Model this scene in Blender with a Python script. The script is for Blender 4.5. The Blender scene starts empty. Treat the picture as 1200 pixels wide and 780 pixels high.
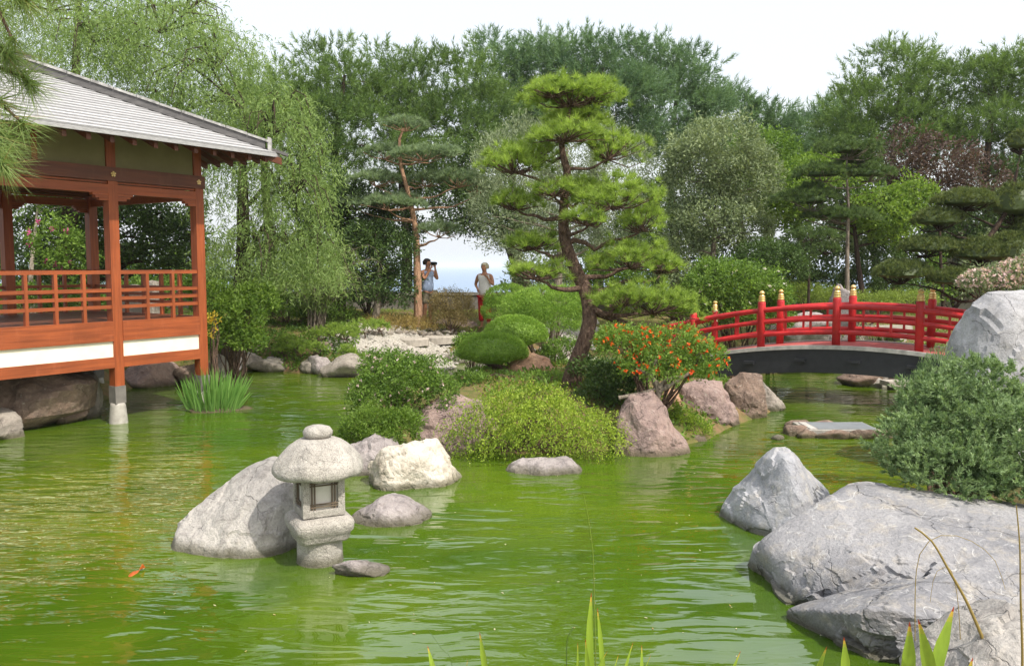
import bpy, bmesh, math
import numpy as np
from mathutils import Vector, Matrix

# ------------------------------------------------------------------ camera, world, sun, exposure
sc = bpy.context.scene
COL = sc.collection
CAMH, F = 2.35, 1000.0
TH = math.atan2(79.0, F)
cam_d = bpy.data.cameras.new('camera')
cam_d.sensor_width = 36.0
cam_d.lens = 36.0 * F / 1200.0
cam_d.clip_start = 0.05
cam_d.clip_end = 20000.0
cam = bpy.data.objects.new('camera', cam_d)
cam.location = (0, 0, CAMH)
cam.rotation_euler = (math.pi / 2 - TH, 0, 0)
COL.objects.link(cam)
sc.camera = cam

SUN_DIR = Vector((0.46, -0.47, 0.83)).normalized()      # towards the sun
SUN_EL = math.asin(SUN_DIR.z)
SUN_ROT = math.atan2(SUN_DIR.x, SUN_DIR.y)
world = bpy.data.worlds.new('World')
sc.world = world
world.use_nodes = True
wn, wl = world.node_tree.nodes, world.node_tree.links
wn.clear()
sky = wn.new('ShaderNodeTexSky')
sky.sky_type = 'NISHITA'
sky.sun_disc = False
sky.sun_elevation = SUN_EL
sky.sun_rotation = SUN_ROT
sky.dust_density = 6.0
sky.air_density = 1.2
bg1 = wn.new('ShaderNodeBackground')
bg1.inputs['Strength'].default_value = 0.08
veil = wn.new('ShaderNodeBackground')                    # even white summer haze over the whole sky
veil.inputs['Color'].default_value = (0.94, 0.97, 1.0, 1)
veil.inputs['Strength'].default_value = 0.86
add = wn.new('ShaderNodeAddShader')
wo = wn.new('ShaderNodeOutputWorld')
wl.new(sky.outputs[0], bg1.inputs['Color'])
wl.new(bg1.outputs[0], add.inputs[0])
wl.new(veil.outputs[0], add.inputs[1])
wl.new(add.outputs[0], wo.inputs['Surface'])

sun_d = bpy.data.lights.new('sun', 'SUN')
sun_d.energy = 5.0
sun_d.angle = math.radians(1.0)
sun_d.color = (1.0, 0.94, 0.84)
sun = bpy.data.objects.new('sun', sun_d)
sun.rotation_euler = SUN_DIR.to_track_quat('Z', 'Y').to_euler()
sun.location = (8, -8, 20)
COL.objects.link(sun)

sc.view_settings.view_transform = 'Standard'
sc.view_settings.look = 'None'
sc.view_settings.exposure = 0.06
sc.view_settings.gamma = 1.0
sc.cycles.use_denoising = True
sc.cycles.max_bounces = 6
sc.cycles.diffuse_bounces = 3
sc.cycles.glossy_bounces = 3
sc.cycles.transmission_bounces = 4
sc.cycles.transparent_max_bounces = 6

# ------------------------------------------------------------------ helpers
rng = np.random.default_rng(11)


def ray(u, v):
    x, y = (u - 600.0) / F, -(v - 390.0) / F
    return np.array([x, math.cos(TH) + y * math.sin(TH), -math.sin(TH) + y * math.cos(TH)])


def W(u, v, z=0.0):                     # photo pixel on the level plane z
    d = ray(u, v)
    return np.array([0, 0, CAMH]) + d * ((z - CAMH) / d[2])


def A(u, v, Y):                         # photo pixel at ground distance Y
    d = ray(u, v)
    return np.array([0, 0, CAMH]) + d * (Y / d[1])


def _h(i, j, k):
    n = (i * 374761393 + j * 668265263 + k * 2147483647 + 1013904223).astype(np.int64) & 0xffffffff
    n = ((n ^ (n >> 13)) * 1274126177) & 0xffffffff
    n = ((n ^ (n >> 16)) * 2246822519) & 0xffffffff
    return ((n ^ (n >> 15)) & 0xffff) / 32767.5 - 1.0


def vnoise(p):
    p = np.asarray(p, float)
    i = np.floor(p).astype(np.int64)
    f = p - i
    f = f * f * (3 - 2 * f)
    r = 0
    for dx in (0, 1):
        for dy in (0, 1):
            for dz in (0, 1):
                w = (f[:, 0] if dx else 1 - f[:, 0]) * (f[:, 1] if dy else 1 - f[:, 1]) * (f[:, 2] if dz else 1 - f[:, 2])
                r = r + w * _h(i[:, 0] + dx, i[:, 1] + dy, i[:, 2] + dz)
    return r


def fbm(p, o=4):
    p = np.asarray(p, float)
    r, a = 0, 1.0
    for k in range(o):
        r = r + a * vnoise(p + 17.3 * k)
        p = p * 2.03
        a *= 0.5
    return r / 1.9


def nrm(v):
    v = np.asarray(v, float)
    return v / np.maximum(np.linalg.norm(v, axis=-1, keepdims=True), 1e-9)


def rdir(n):
    return nrm(rng.normal(size=(n, 3)))


class MB:
    """collects vertices and faces, then links ONE mesh object"""
    def __init__(s):
        s.V, s.Fs, s.T, s.n = [], [], [], 0

    def add(s, V, Fc, tint=None):
        V = np.asarray(V, float).reshape(-1, 3)
        Fc = np.asarray(Fc, np.int64)
        s.V.append(V)
        s.Fs.append(Fc + s.n)
        s.T.append(np.full(len(Fc), 0.5) if tint is None else np.asarray(tint, float))
        s.n += len(V)
        return s

    def box(s, c, size, R=None):
        x, y, z = np.array(size) / 2.0
        V = np.array([(-x, -y, -z), (x, -y, -z), (x, y, -z), (-x, y, -z), (-x, -y, z), (x, -y, z), (x, y, z), (-x, y, z)])
        if R is not None:
            V = V @ np.array(R).T
        return s.add(V + np.array(c), [(0, 3, 2, 1), (4, 5, 6, 7), (0, 1, 5, 4), (1, 2, 6, 5), (2, 3, 7, 6), (3, 0, 4, 7)])

    def span(s, x0, x1, y0, y1, z0, z1):
        return s.box(((x0 + x1) / 2, (y0 + y1) / 2, (z0 + z1) / 2), (x1 - x0, y1 - y0, z1 - z0))

    def tube(s, P, R, sides=8, cap=True, tint=None):
        P = np.asarray(P, float)
        n = len(P)
        R = np.broadcast_to(np.asarray(R, float), (n,))
        T = nrm(np.gradient(P, axis=0))
        up = np.array([0, 0, 1.0]) if abs(T[0][2]) < 0.9 else np.array([1.0, 0, 0])
        X = nrm(np.cross(up, T[0]))
        V = []
        a = np.arange(sides) * 2 * math.pi / sides
        for i in range(n):
            X = nrm(X - T[i] * np.dot(X, T[i]))
            Yv = np.cross(T[i], X)
            V.append(P[i] + R[i] * (np.cos(a)[:, None] * X + np.sin(a)[:, None] * Yv))
        V = np.concatenate(V)
        q = []
        for i in range(n - 1):
            for k in range(sides):
                k2 = (k + 1) % sides
                q.append((i * sides + k, i * sides + k2, (i + 1) * sides + k2, (i + 1) * sides + k))
        s.add(V, q, None if tint is None else np.full(len(q), tint))
        if cap:
            for ring, rev in ((0, True), (n - 1, False)):
                c = P[ring]
                Vc = np.vstack([V[ring * sides:(ring + 1) * sides], c])
                f = [((k + 1) % sides, k, sides) if rev else (k, (k + 1) % sides, sides) for k in range(sides)]
                s.add(Vc, f)
        return s

    def lathe(s, prof, sides=24, c=(0, 0, 0), sq=None):
        """prof: list of (r, z); sq: superellipse exponent for square-ish plans"""
        a = np.arange(sides) * 2 * math.pi / sides
        ca, sa = np.cos(a), np.sin(a)
        k = 1.0 if sq is None else 1.0 / (np.abs(ca) ** sq + np.abs(sa) ** sq) ** (1.0 / sq)
        V = np.concatenate([np.stack([r * k * ca, r * k * sa, np.full(sides, z)], 1) for r, z in prof]) + np.array(c)
        q = [(i * sides + j, i * sides + (j + 1) % sides, (i + 1) * sides + (j + 1) % sides, (i + 1) * sides + j)
             for i in range(len(prof) - 1) for j in range(sides)]
        return s.add(V, q)

    def ball(s, c, r, sub=2, scale=(1, 1, 1), noise=0.0, seed=0):
        v, f = ico(sub)
        v = v * (1 + noise * fbm(v * 1.5 + seed)[:, None]) if noise else v
        return s.add(v * r * np.array(scale) + np.array(c), f)

    def build(s, name, mat, parent=None, smooth=False, origin=None, noise=0.0):
        V = np.concatenate(s.V)
        if origin is not None:
            V = V - np.asarray(origin, float)
        if noise:
            V = V + noise * np.stack([fbm(V * 4 + 3), fbm(V * 4 + 31), fbm(V * 4 + 57)], 1)
        me = bpy.data.meshes.new(name)
        loops = np.concatenate([f.ravel() for f in s.Fs])
        tot = np.concatenate([np.full(len(f), f.shape[1]) for f in s.Fs])
        st = np.concatenate([[0], np.cumsum(tot)[:-1]])
        me.vertices.add(len(V))
        me.vertices.foreach_set('co', V.ravel().astype(np.float32))
        me.loops.add(len(loops))
        me.loops.foreach_set('vertex_index', loops.astype(np.int32))
        me.polygons.add(len(tot))
        me.polygons.foreach_set('loop_start', st.astype(np.int32))
        me.polygons.foreach_set('use_smooth', np.full(len(tot), bool(smooth)))
        me.update(calc_edges=True)
        at = me.attributes.new('tint', 'FLOAT', 'FACE')
        at.data.foreach_set('value', np.concatenate(s.T).astype(np.float32))
        if mat is not None:
            me.materials.append(mat)
        o = bpy.data.objects.new(name, me)
        COL.objects.link(o)
        if parent is not None:
            o.parent = parent
        elif origin is not None:
            o.location = tuple(origin)
        return o


_ICO = {}


def ico(sub):
    if sub not in _ICO:
        bm = bmesh.new()
        bmesh.ops.create_icosphere(bm, subdivisions=sub, radius=1.0)
        v = np.array([x.co[:] for x in bm.verts])
        f = np.array([[q.index for q in x.verts] for x in bm.faces])
        bm.free()
        _ICO[sub] = (v, f)
    return _ICO[sub]


def tag(o, label=None, cat=None, group=None, kind=None):
    for k, x in (('label', label), ('category', cat), ('group', group), ('kind', kind)):
        if x:
            o[k] = x
    return o


def empty(name, loc, rz=0.0, label=None, cat=None, group=None):
    o = bpy.data.objects.new(name, None)
    o.empty_display_size = 0.2
    o.location = tuple(float(c) for c in loc)
    o.rotation_euler = (0, 0, rz)
    COL.objects.link(o)
    return tag(o, label, cat, group)


def child_copy(o, parent, loc=None, rot=None):
    c = o.copy()
    COL.objects.link(c)
    c.parent = parent
    if loc is not None:
        c.location = loc
    if rot is not None:
        c.rotation_euler = rot
    return c


# ------------------------------------------------------------------ materials
def s2l(c):
    return tuple(((x / 255.0) / 12.92 if x / 255.0 <= 0.04045 else ((x / 255.0 + 0.055) / 1.055) ** 2.4) for x in c)


class NT:
    def __init__(s, name):
        s.m = bpy.data.materials.new(name)
        s.m.use_nodes = True
        s.t = s.m.node_tree
        s.t.nodes.clear()
        s.out = s.N('ShaderNodeOutputMaterial')

    def N(s, typ, **kw):
        n = s.t.nodes.new(typ)
        for k, v in kw.items():
            if k.startswith('i_'):
                n.inputs[k[2:].replace('_', ' ')].default_value = v
            else:
                setattr(n, k, v)
        return n

    def L(s, a, b):
        s.t.links.new(a, b)

    def mixc(s, fac, a, b, mode='MIX'):
        n = s.N('ShaderNodeMix', data_type='RGBA', blend_type=mode)
        for inp, val in ((n.inputs[0], fac), (n.inputs[6], a), (n.inputs[7], b)):
            if isinstance(val, bpy.types.NodeSocket):
                s.L(val, inp)
            elif isinstance(val, (int, float)):
                inp.default_value = val
            else:
                inp.default_value = (*val[:3], 1)
        return n.outputs[2]

    def ramp(s, src, stops):
        n = s.N('ShaderNodeValToRGB')
        el = n.color_ramp.elements
        while len(el) < len(stops):
            el.new(0.5)
        for e, (p, c) in zip(el, stops):
            e.position = p
            e.color = (*c, 1) if not isinstance(c, (int, float)) else (c, c, c, 1)
        s.L(src, n.inputs[0])
        return n.outputs[0]

    def noise(s, vec, scale, detail=4, rough=0.55, dist=0.0):
        n = s.N('ShaderNodeTexNoise')
        n.inputs['Scale'].default_value = scale
        n.inputs['Detail'].default_value = detail
        n.inputs['Roughness'].default_value = rough
        n.inputs['Distortion'].default_value = dist
        if vec is not None:
            s.L(vec, n.inputs['Vector'])
        return n.outputs[0]

    def coord(s, scale=None, kind='Object'):
        c = s.N('ShaderNodeTexCoord').outputs[kind]
        if scale is None:
            return c
        m = s.N('ShaderNodeMapping')
        m.inputs['Scale'].default_value = scale
        s.L(c, m.inputs['Vector'])
        return m.outputs[0]

    def bump(s, h, strength=0.3, dist=0.02, normal=None):
        n = s.N('ShaderNodeBump')
        n.inputs['Strength'].default_value = strength
        n.inputs['Distance'].default_value = dist
        s.L(h, n.inputs['Height'])
        if normal is not None:
            s.L(normal, n.inputs['Normal'])
        return n.outputs[0]

    def math(s, op, a, b=None):
        n = s.N('ShaderNodeMath', operation=op)
        for k, val in enumerate((a, b)):
            if val is None:
                continue
            if isinstance(val, bpy.types.NodeSocket):
                s.L(val, n.inputs[k])
            else:
                n.inputs[k].default_value = val
        return n.outputs[0]

    def pbr(s, col, rough=0.6, spec=0.4, normal=None, metal=0.0):
        p = s.N('ShaderNodeBsdfPrincipled')
        if isinstance(col, bpy.types.NodeSocket):
            s.L(col, p.inputs['Base Color'])
        else:
            p.inputs['Base Color'].default_value = (*col, 1)
        if isinstance(rough, bpy.types.NodeSocket):
            s.L(rough, p.inputs['Roughness'])
        else:
            p.inputs['Roughness'].default_value = rough
        p.inputs['Specular IOR Level'].default_value = spec
        p.inputs['Metallic'].default_value = metal
        if normal is not None:
            s.L(normal, p.inputs['Normal'])
        return p

    def done(s, sh):
        s.L(sh.outputs[0] if hasattr(sh, 'outputs') else sh, s.out.inputs['Surface'])
        return s.m


def leaf_mat(name, a, b, trans=0.3, rough=0.55, c=None):
    """a: dark leaf, b: light leaf (sRGB 0-255)"""
    t = NT(name)
    at = t.N('ShaderNodeAttribute', attribute_name='tint')
    trans = min(0.6, trans + 0.14)
    stops = [(0.0, s2l(a)), (1.0, s2l(b))] if c is None else [(0.0, s2l(a)), (0.8, s2l(b)), (1.0, s2l(c))]
    col = t.ramp(at.outputs['Fac'], stops)
    p = t.pbr(col, rough, 0.35)
    tr = t.N('ShaderNodeBsdfTranslucent')
    tc = t.mixc(1.0, col, (1.0, 1.0, 0.55), 'MULTIPLY')
    t.L(tc, tr.inputs['Color'])
    m = t.N('ShaderNodeMixShader')
    m.inputs[0].default_value = trans
    t.L(p.outputs[0], m.inputs[1])
    t.L(tr.outputs[0], m.inputs[2])
    return t.done(m)


def rock_mat(name, c1, c2, c3, scale=1.0, vein=None, bump=0.5, wet=True, speck=0.0, crack=0.35):
    t = NT(name)
    oi = t.N('ShaderNodeObjectInfo')
    base = t.N('ShaderNodeVectorMath', operation='ADD')
    t.L(t.coord(), base.inputs[0])
    t.L(oi.outputs['Location'], base.inputs[1])
    v = base.outputs[0]
    n1 = t.noise(v, 1.6 * scale, 6, 0.6, 0.6)
    n2 = t.noise(v, 7.0 * scale, 8, 0.65, 0.3)
    n3 = t.noise(v, 45.0 * scale, 5, 0.7)
    col = t.mixc(t.ramp(n1, [(0.38, 0.0), (0.62, 1.0)]), s2l(c1), s2l(c2))
    col = t.mixc(t.ramp(n2, [(0.50, 0.0), (0.72, 0.85)]), col, s2l(c3))
    col = t.mixc(0.35, col, t.ramp(n3, [(0.3, 0.25), (0.7, 0.75)]), 'OVERLAY')
    # dark crevice lines, contour of a noise
    wv = t.N('ShaderNodeVectorMath', operation='ADD')
    nv = t.N('ShaderNodeTexNoise')
    nv.inputs['Scale'].default_value = 2.2 * scale
    nv.inputs['Detail'].default_value = 5
    t.L(v, nv.inputs['Vector'])
    ws = t.N('ShaderNodeVectorMath', operation='SCALE')
    ws.inputs['Scale'].default_value = 0.55 / scale
    t.L(nv.outputs['Color'], ws.inputs[0])
    t.L(v, wv.inputs[0])
    t.L(ws.outputs[0], wv.inputs[1])
    vo = t.N('ShaderNodeTexVoronoi', feature='DISTANCE_TO_EDGE')
    vo.inputs['Scale'].default_value = 2.0 * scale
    t.L(wv.outputs[0], vo.inputs['Vector'])
    cr = t.math('MULTIPLY', t.ramp(vo.outputs['Distance'], [(0.0, 1.0), (0.014, 0.0)]), t.ramp(n1, [(0.45, 0.0), (0.6, 1.0)]))
    col = t.mixc(t.math('MULTIPLY', cr, crack), col, s2l((60, 55, 52)))
    if vein:
        n5 = t.noise(v, 1.1 * scale, 3, 0.5, 1.5)
        l2 = t.math('ABSOLUTE', t.math('SUBTRACT', n5, 0.5))
        vm = t.math('MULTIPLY', t.ramp(l2, [(0.0, 0.8), (0.0035, 0.0)]), t.ramp(n2, [(0.38, 0.0), (0.55, 1.0)]))
        n6 = t.noise(t.coord((1.0, 2.2, 1.4)), 1.9 * scale, 3, 0.5, 1.0)
        l3 = t.math('ABSOLUTE', t.math('SUBTRACT', n6, 0.47))
        vm2 = t.math('MULTIPLY', t.ramp(l3, [(0.0, 0.7), (0.0028, 0.0)]), t.ramp(n1, [(0.4, 0.0), (0.6, 1.0)]))
        col = t.mixc(t.math('MAXIMUM', vm, vm2), col, s2l(vein))
    if speck:
        n7 = t.noise(v, 160.0, 2, 0.5)
        col = t.mixc(t.math('MULTIPLY', t.ramp(n7, [(0.52, 0.0), (0.60, 1.0)]), speck), col, s2l((95, 90, 88)))
    lm = t.math('MULTIPLY', t.ramp(t.noise(v, 3.1 * scale, 7, 0.72, 0.4), [(0.56, 0.0), (0.66, 1.0)]), 0.4 if wet else 0.0)
    col = t.mixc(lm, col, s2l(tuple(x * 0.62 for x in c3)))
    lw = t.math('MULTIPLY', t.ramp(t.noise(v, 9.0 * scale, 4, 0.6), [(0.66, 0.0), (0.70, 1.0)]), 0.35 if wet else 0.0)
    col = t.mixc(lw, col, s2l((206, 202, 190)))
    rough = 0.85
    if wet:
        g = t.N('ShaderNodeNewGeometry')
        sx = t.N('ShaderNodeSeparateXYZ')
        t.L(g.outputs['Position'], sx.inputs[0])
        wz = t.math('ADD', sx.outputs[2], t.math('MULTIPLY', t.math('SUBTRACT', n2, 0.5), -0.06))
        w = t.ramp(wz, [(0.02, 1.0), (0.05, 0.75), (0.10, 0.0)])
        col = t.mixc(t.math('MULTIPLY', w, 0.75), col, s2l((72, 70, 44)))
    h = t.math('ADD', t.math('MULTIPLY', n2, 1.0), t.math('MULTIPLY', n3, 0.35))
    h = t.math('SUBTRACT', h, t.math('MULTIPLY', cr, 0.5))
    p = t.pbr(col, rough, 0.25, t.bump(h, bump, 0.05))
    return t.done(p)


def wood_mat(name, a, b, rough=0.5, stretch=(0.6, 12, 12), bump=0.12):
    t = NT(name)
    n = t.noise(t.coord(stretch), 2.2, 6, 0.6, 0.4)
    n2 = t.noise(t.coord(), 1.3, 4, 0.6)
    col = t.mixc(t.ramp(n, [(0.3, 0.0), (0.7, 1.0)]), s2l(a), s2l(b))
    col = t.mixc(t.math('MULTIPLY', t.ramp(n2, [(0.45, 0.0), (0.75, 1.0)]), 0.6), col, s2l(tuple(x * 0.62 for x in a)))
    n3 = t.noise(t.coord((1, 1, 0.25)), 6.0, 5, 0.7)
    col = t.mixc(t.math('MULTIPLY', t.ramp(n3, [(0.56, 0.0), (0.72, 1.0)]), 0.35), col, s2l(tuple(min(235, x * 1.15 + 30) for x in b)))
    return t.done(t.pbr(col, rough, 0.4, t.bump(n, bump, 0.01)))


def plain_mat(name, a, b=None, rough=0.6, scale=6.0, spec=0.4, metal=0.0, bump=0.1):
    t = NT(name)
    b = b or tuple(x * 0.8 for x in a)
    n = t.noise(t.coord(), scale, 6, 0.6)
    col = t.mixc(t.ramp(n, [(0.35, 0.0), (0.7, 1.0)]), s2l(a), s2l(b))
    return t.done(t.pbr(col, rough, spec, t.bump(n, bump, 0.01), metal))


MAT = {}
MAT['granite'] = rock_mat('granite', (186, 181, 173), (168, 163, 155), (142, 138, 131), 2.0, speck=0.6, bump=0.6, crack=0.0)
MAT['pale'] = rock_mat('pale_rock', (184, 179, 172), (156, 152, 148), (122, 117, 114), 1.3, bump=0.8)
MAT['white'] = rock_mat('white_rock', (208, 201, 188), (184, 175, 158), (146, 136, 122), 1.4, bump=0.9)
MAT['greyblue'] = rock_mat('grey_rock', (152, 151, 153), (125, 125, 129), (168, 161, 150), 0.9, vein=(200, 200, 200), bump=0.8)
MAT['greyblue2'] = rock_mat('smooth_grey_rock', (164, 165, 169), (146, 147, 152), (176, 172, 166), 1.3, bump=0.45)
MAT['greytall'] = rock_mat('standing_grey_rock', (172, 172, 174), (150, 150, 153), (128, 127, 126), 1.0, bump=0.6)
MAT['pink'] = rock_mat('pink_rock', (158, 136, 128), (132, 114, 110), (174, 156, 148), 1.6, bump=0.9)
MAT['ochre'] = rock_mat('ochre_rock', (190, 152, 122), (172, 134, 108), (150, 118, 100), 1.5, bump=0.8)
MAT['brown'] = rock_mat('brown_rock', (140, 118, 104), (112, 96, 86), (160, 142, 128), 1.5, bump=0.9)
MAT['mauve'] = rock_mat('mauve_rock', (168, 160, 158), (148, 140, 138), (120, 112, 112), 2.0, bump=0.8)
MAT['shore'] = rock_mat('shore_rock', (164, 156, 146), (138, 130, 122), (112, 106, 98), 2.0, bump=0.8)
MAT['pebble'] = rock_mat('white_pebble', (178, 173, 165), (156, 151, 143), (128, 124, 117), 3.0, bump=0.3, crack=0.0, wet=False)

MAT['timber'] = wood_mat('orange_stained_timber', (162, 84, 45), (122, 60, 32), bump=0.3)
MAT['timber_v'] = wood_mat('orange_stained_post', (164, 85, 45), (126, 62, 32), bump=0.3, stretch=(12, 12, 0.6))
MAT['dark_timber'] = wood_mat('brown_timber', (112, 62, 38), (86, 46, 28))
MAT['cream'] = plain_mat('cream_plaster', (232, 226, 208), (220, 212, 192), 0.8, 3.0)
MAT['olive'] = plain_mat('olive_plaster', (128, 122, 84), (116, 110, 74), 0.85, 3.0)
t = NT('weathered_shingle')
at = t.N('ShaderNodeAttribute', attribute_name='tint')
n = t.noise(t.coord((3, 3, 12)), 4.0, 6, 0.65)
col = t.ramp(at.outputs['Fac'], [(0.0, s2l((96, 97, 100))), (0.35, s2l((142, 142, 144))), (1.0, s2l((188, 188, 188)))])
col = t.mixc(0.35, col, t.ramp(n, [(0.3, 0.25), (0.7, 0.8)]), 'OVERLAY')
MAT['shingle'] = t.done(t.pbr(col, 0.85, 0.2, t.bump(n, 0.4, 0.02)))
MAT['ridge_dark'] = wood_mat('weathered_grey_board', (104, 102, 102), (76, 75, 76), 0.8, (3, 3, 10), 0.4)
MAT['ridge_light'] = wood_mat('bleached_board', (190, 189, 187), (104, 103, 103), 0.8, (5, 5, 5), 0.3)
MAT['concrete'] = plain_mat('concrete', (168, 164, 156), (140, 136, 128), 0.9, 14.0, bump=0.4)
MAT['concrete_dark'] = plain_mat('stained_concrete', (120, 116, 110), (96, 92, 88), 0.9, 9.0, bump=0.4)
MAT['red'] = plain_mat('red_lacquer', (196, 40, 42), (150, 26, 30), 0.48, 5.0, 0.4, bump=0.25)
MAT['deck_red'] = plain_mat('worn_red_deck', (176, 88, 84), (150, 70, 68), 0.7, 8.0)
MAT['gold'] = plain_mat('gold_metal', (232, 204, 140), (206, 170, 98), 0.32, 5.0, 0.5, 0.6, bump=0.03)
MAT['black'] = plain_mat('black_painted_beam', (46, 47, 52), (36, 37, 42), 0.55, 9.0)
MAT['edge_grey'] = plain_mat('grey_edge_strip', (186, 182, 176), (150, 146, 142), 0.7, 10.0)
MAT['steel'] = plain_mat('dull_sheet_metal', (150, 156, 160), (134, 140, 144), 0.4, 5.0, 0.5, 0.3)
MAT['lattice'] = wood_mat('grey_wood_lattice', (112, 98, 82), (86, 74, 62), 0.8)
MAT['paper'] = plain_mat('grey_window_paper', (206, 202, 194), (190, 186, 178), 0.9, 6.0)
MAT['path'] = plain_mat('stone_slab', (176, 168, 158), (150, 143, 134), 0.9, 7.0, bump=0.4)


def bark_mat(name, a, b, sc_=(7, 7, 1.6), bump=0.9):
    t = NT(name)
    n = t.noise(t.coord(sc_), 3.0, 6, 0.65, 0.5)
    col = t.mixc(t.ramp(n, [(0.35, 0.0), (0.68, 1.0)]), s2l(a), s2l(b))
    return t.done(t.pbr(col, 0.9, 0.2, t.bump(n, bump, 0.06)))


MAT['bark'] = bark_mat('grey_brown_bark', (70, 54, 46), (128, 106, 92), (9, 9, 4))
MAT['bark_dark'] = bark_mat('dark_bark', (44, 36, 32), (80, 66, 56))
MAT['bark_orange'] = bark_mat('orange_bark', (142, 110, 88), (186, 148, 120))
MAT['bark_grey'] = bark_mat('grey_bark', (104, 94, 84), (146, 136, 122))
MAT['bark_pale'] = bark_mat('pale_bark', (196, 186, 170), (150, 138, 124))

# ------------------------------------------------------------------ foliage shapes
def clampt(t):
    return np.clip(t, 0, 1)


def leaf_quads(mb, P, D, L, Wd, tint, fold=0.0):
    n = len(P)
    S = nrm(np.cross(D, rdir(n)))
    L = np.broadcast_to(L, (n,))[:, None]
    Wd = np.broadcast_to(Wd, (n,))[:, None]
    N = np.cross(S, D)
    m = P + D * L * 0.42
    V = np.stack([P, m + S * Wd / 2 + N * fold * Wd, P + D * L - N * fold * L * 0.4, m - S * Wd / 2 + N * fold * Wd], 1).reshape(-1, 3)
    mb.add(V, np.arange(4 * n).reshape(n, 4), clampt(tint))


def needles(mb, P, D, L, w, tint):
    n = len(P)
    S = nrm(np.cross(D, rdir(n))) * (w / 2)
    L = np.broadcast_to(L, (n,))[:, None]
    V = np.stack([P - S, P + S, P + D * L], 1).reshape(-1, 3)
    mb.add(V, np.arange(3 * n).reshape(n, 3), clampt(tint))


def blob(u, v, ru, rv, Y, dy=0.0, ry=None):
    k = Y / 1000.0
    return (A(u, v, Y + dy), np.array([ru * k, (ry if ry else ru * 0.85) * k, rv * k]))


def blob_points(c, r, n, inner=0.55, low=-1.0, bumpy=0.22):
    d = rdir(int(n * 2.2) + 8)
    d = d[d[:, 2] > low][:n]
    rad = inner + (1 - inner) * rng.random(len(d)) ** 0.6
    b = 1 + bumpy * fbm(d * 2.3 + np.asarray(c) * 3.1, 3)
    return c + d * r * (rad * b)[:, None], d


def leafy(mb, blobs, clumps, per, cr, L, Wd, spread=0.9, up=0.15, low=-1.0, inner=0.6, tmean=0.5, out=0.5, fold=0.12, bumpy=0.22):
    """broad-leaved crown: clumps of small leaves spread through the volume of each blob"""
    vol = np.array([np.prod(r) ** (2 / 3.) for _, r in blobs])
    for (c, r), w in zip(blobs, vol / vol.sum()):
        nc = max(3, int(clumps * w))
        P, d = blob_points(c, r, nc, inner, low, bumpy)
        nc = len(P)
        if inner < 0.8:
            stray = rng.random(nc) < 0.09
            P = P + d * (stray * rng.uniform(0.06, 0.24, nc))[:, None] * r
        ct = rng.normal(tmean, 0.19, nc)
        k = np.repeat(np.arange(nc), per)
        n = len(k)
        off = rdir(n) * (rng.random(n) ** 0.5)[:, None] * cr
        D = nrm(d[k] * out + rdir(n) * spread + np.array([0, 0, up]))
        leaf_quads(mb, P[k] + off, D, L * rng.uniform(0.6, 1.25, n), Wd * rng.uniform(0.7, 1.2, n),
                   ct[k] + rng.normal(0, 0.14, n), fold)


def brushes(mb, blobs, count, nn=34, ls=0.34, ln=0.17, w=0.016, up=0.9, low=-0.8, inner=0.45, tmean=0.5, spread=0.4, bumpy=0.3, cr=0.62, per=15):
    """long-needled shoots in tufted heads, standing up and outwards (stone and maritime pines)"""
    vol = np.array([np.prod(r) ** (2 / 3.) for _, r in blobs])
    for (c, r), wt in zip(blobs, vol / vol.sum()):
        nc = max(4, int(count * wt / per))
        C, dc = blob_points(c, r, nc, inner, low, bumpy)
        nc = len(C)
        ct = rng.normal(tmean, 0.13, nc)
        j = np.repeat(np.arange(nc), per)
        ns = len(j)
        d2 = rdir(ns)
        d2[:, 2] = np.abs(d2[:, 2]) - 0.25
        P = C[j] + d2 * cr * rng.uniform(0.55, 1.0, ns)[:, None] * np.array([1, 1, 0.75])
        sd = nrm(dc[j] * np.array([0.3, 0.3, 0.1]) + d2 * 0.9 + np.array([0, 0, up * 0.6]) + rdir(ns) * spread)
        st = ct[j] + rng.normal(0, 0.08, ns)
        k = np.repeat(np.arange(ns), nn)
        n = len(k)
        s = rng.random(n)
        D0 = sd[k]
        rad = nrm(np.cross(D0, rdir(n)))
        D = nrm(D0 * (0.55 + 0.6 * s)[:, None] + rad * (0.95 - 0.3 * s)[:, None])
        sl = ls * rng.uniform(0.6, 1.3, ns)
        needles(mb, P[k] + D0 * (s * sl[k])[:, None], D, ln * rng.uniform(0.7, 1.15, n), w, st[k] + rng.normal(0, 0.1, n))


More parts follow.
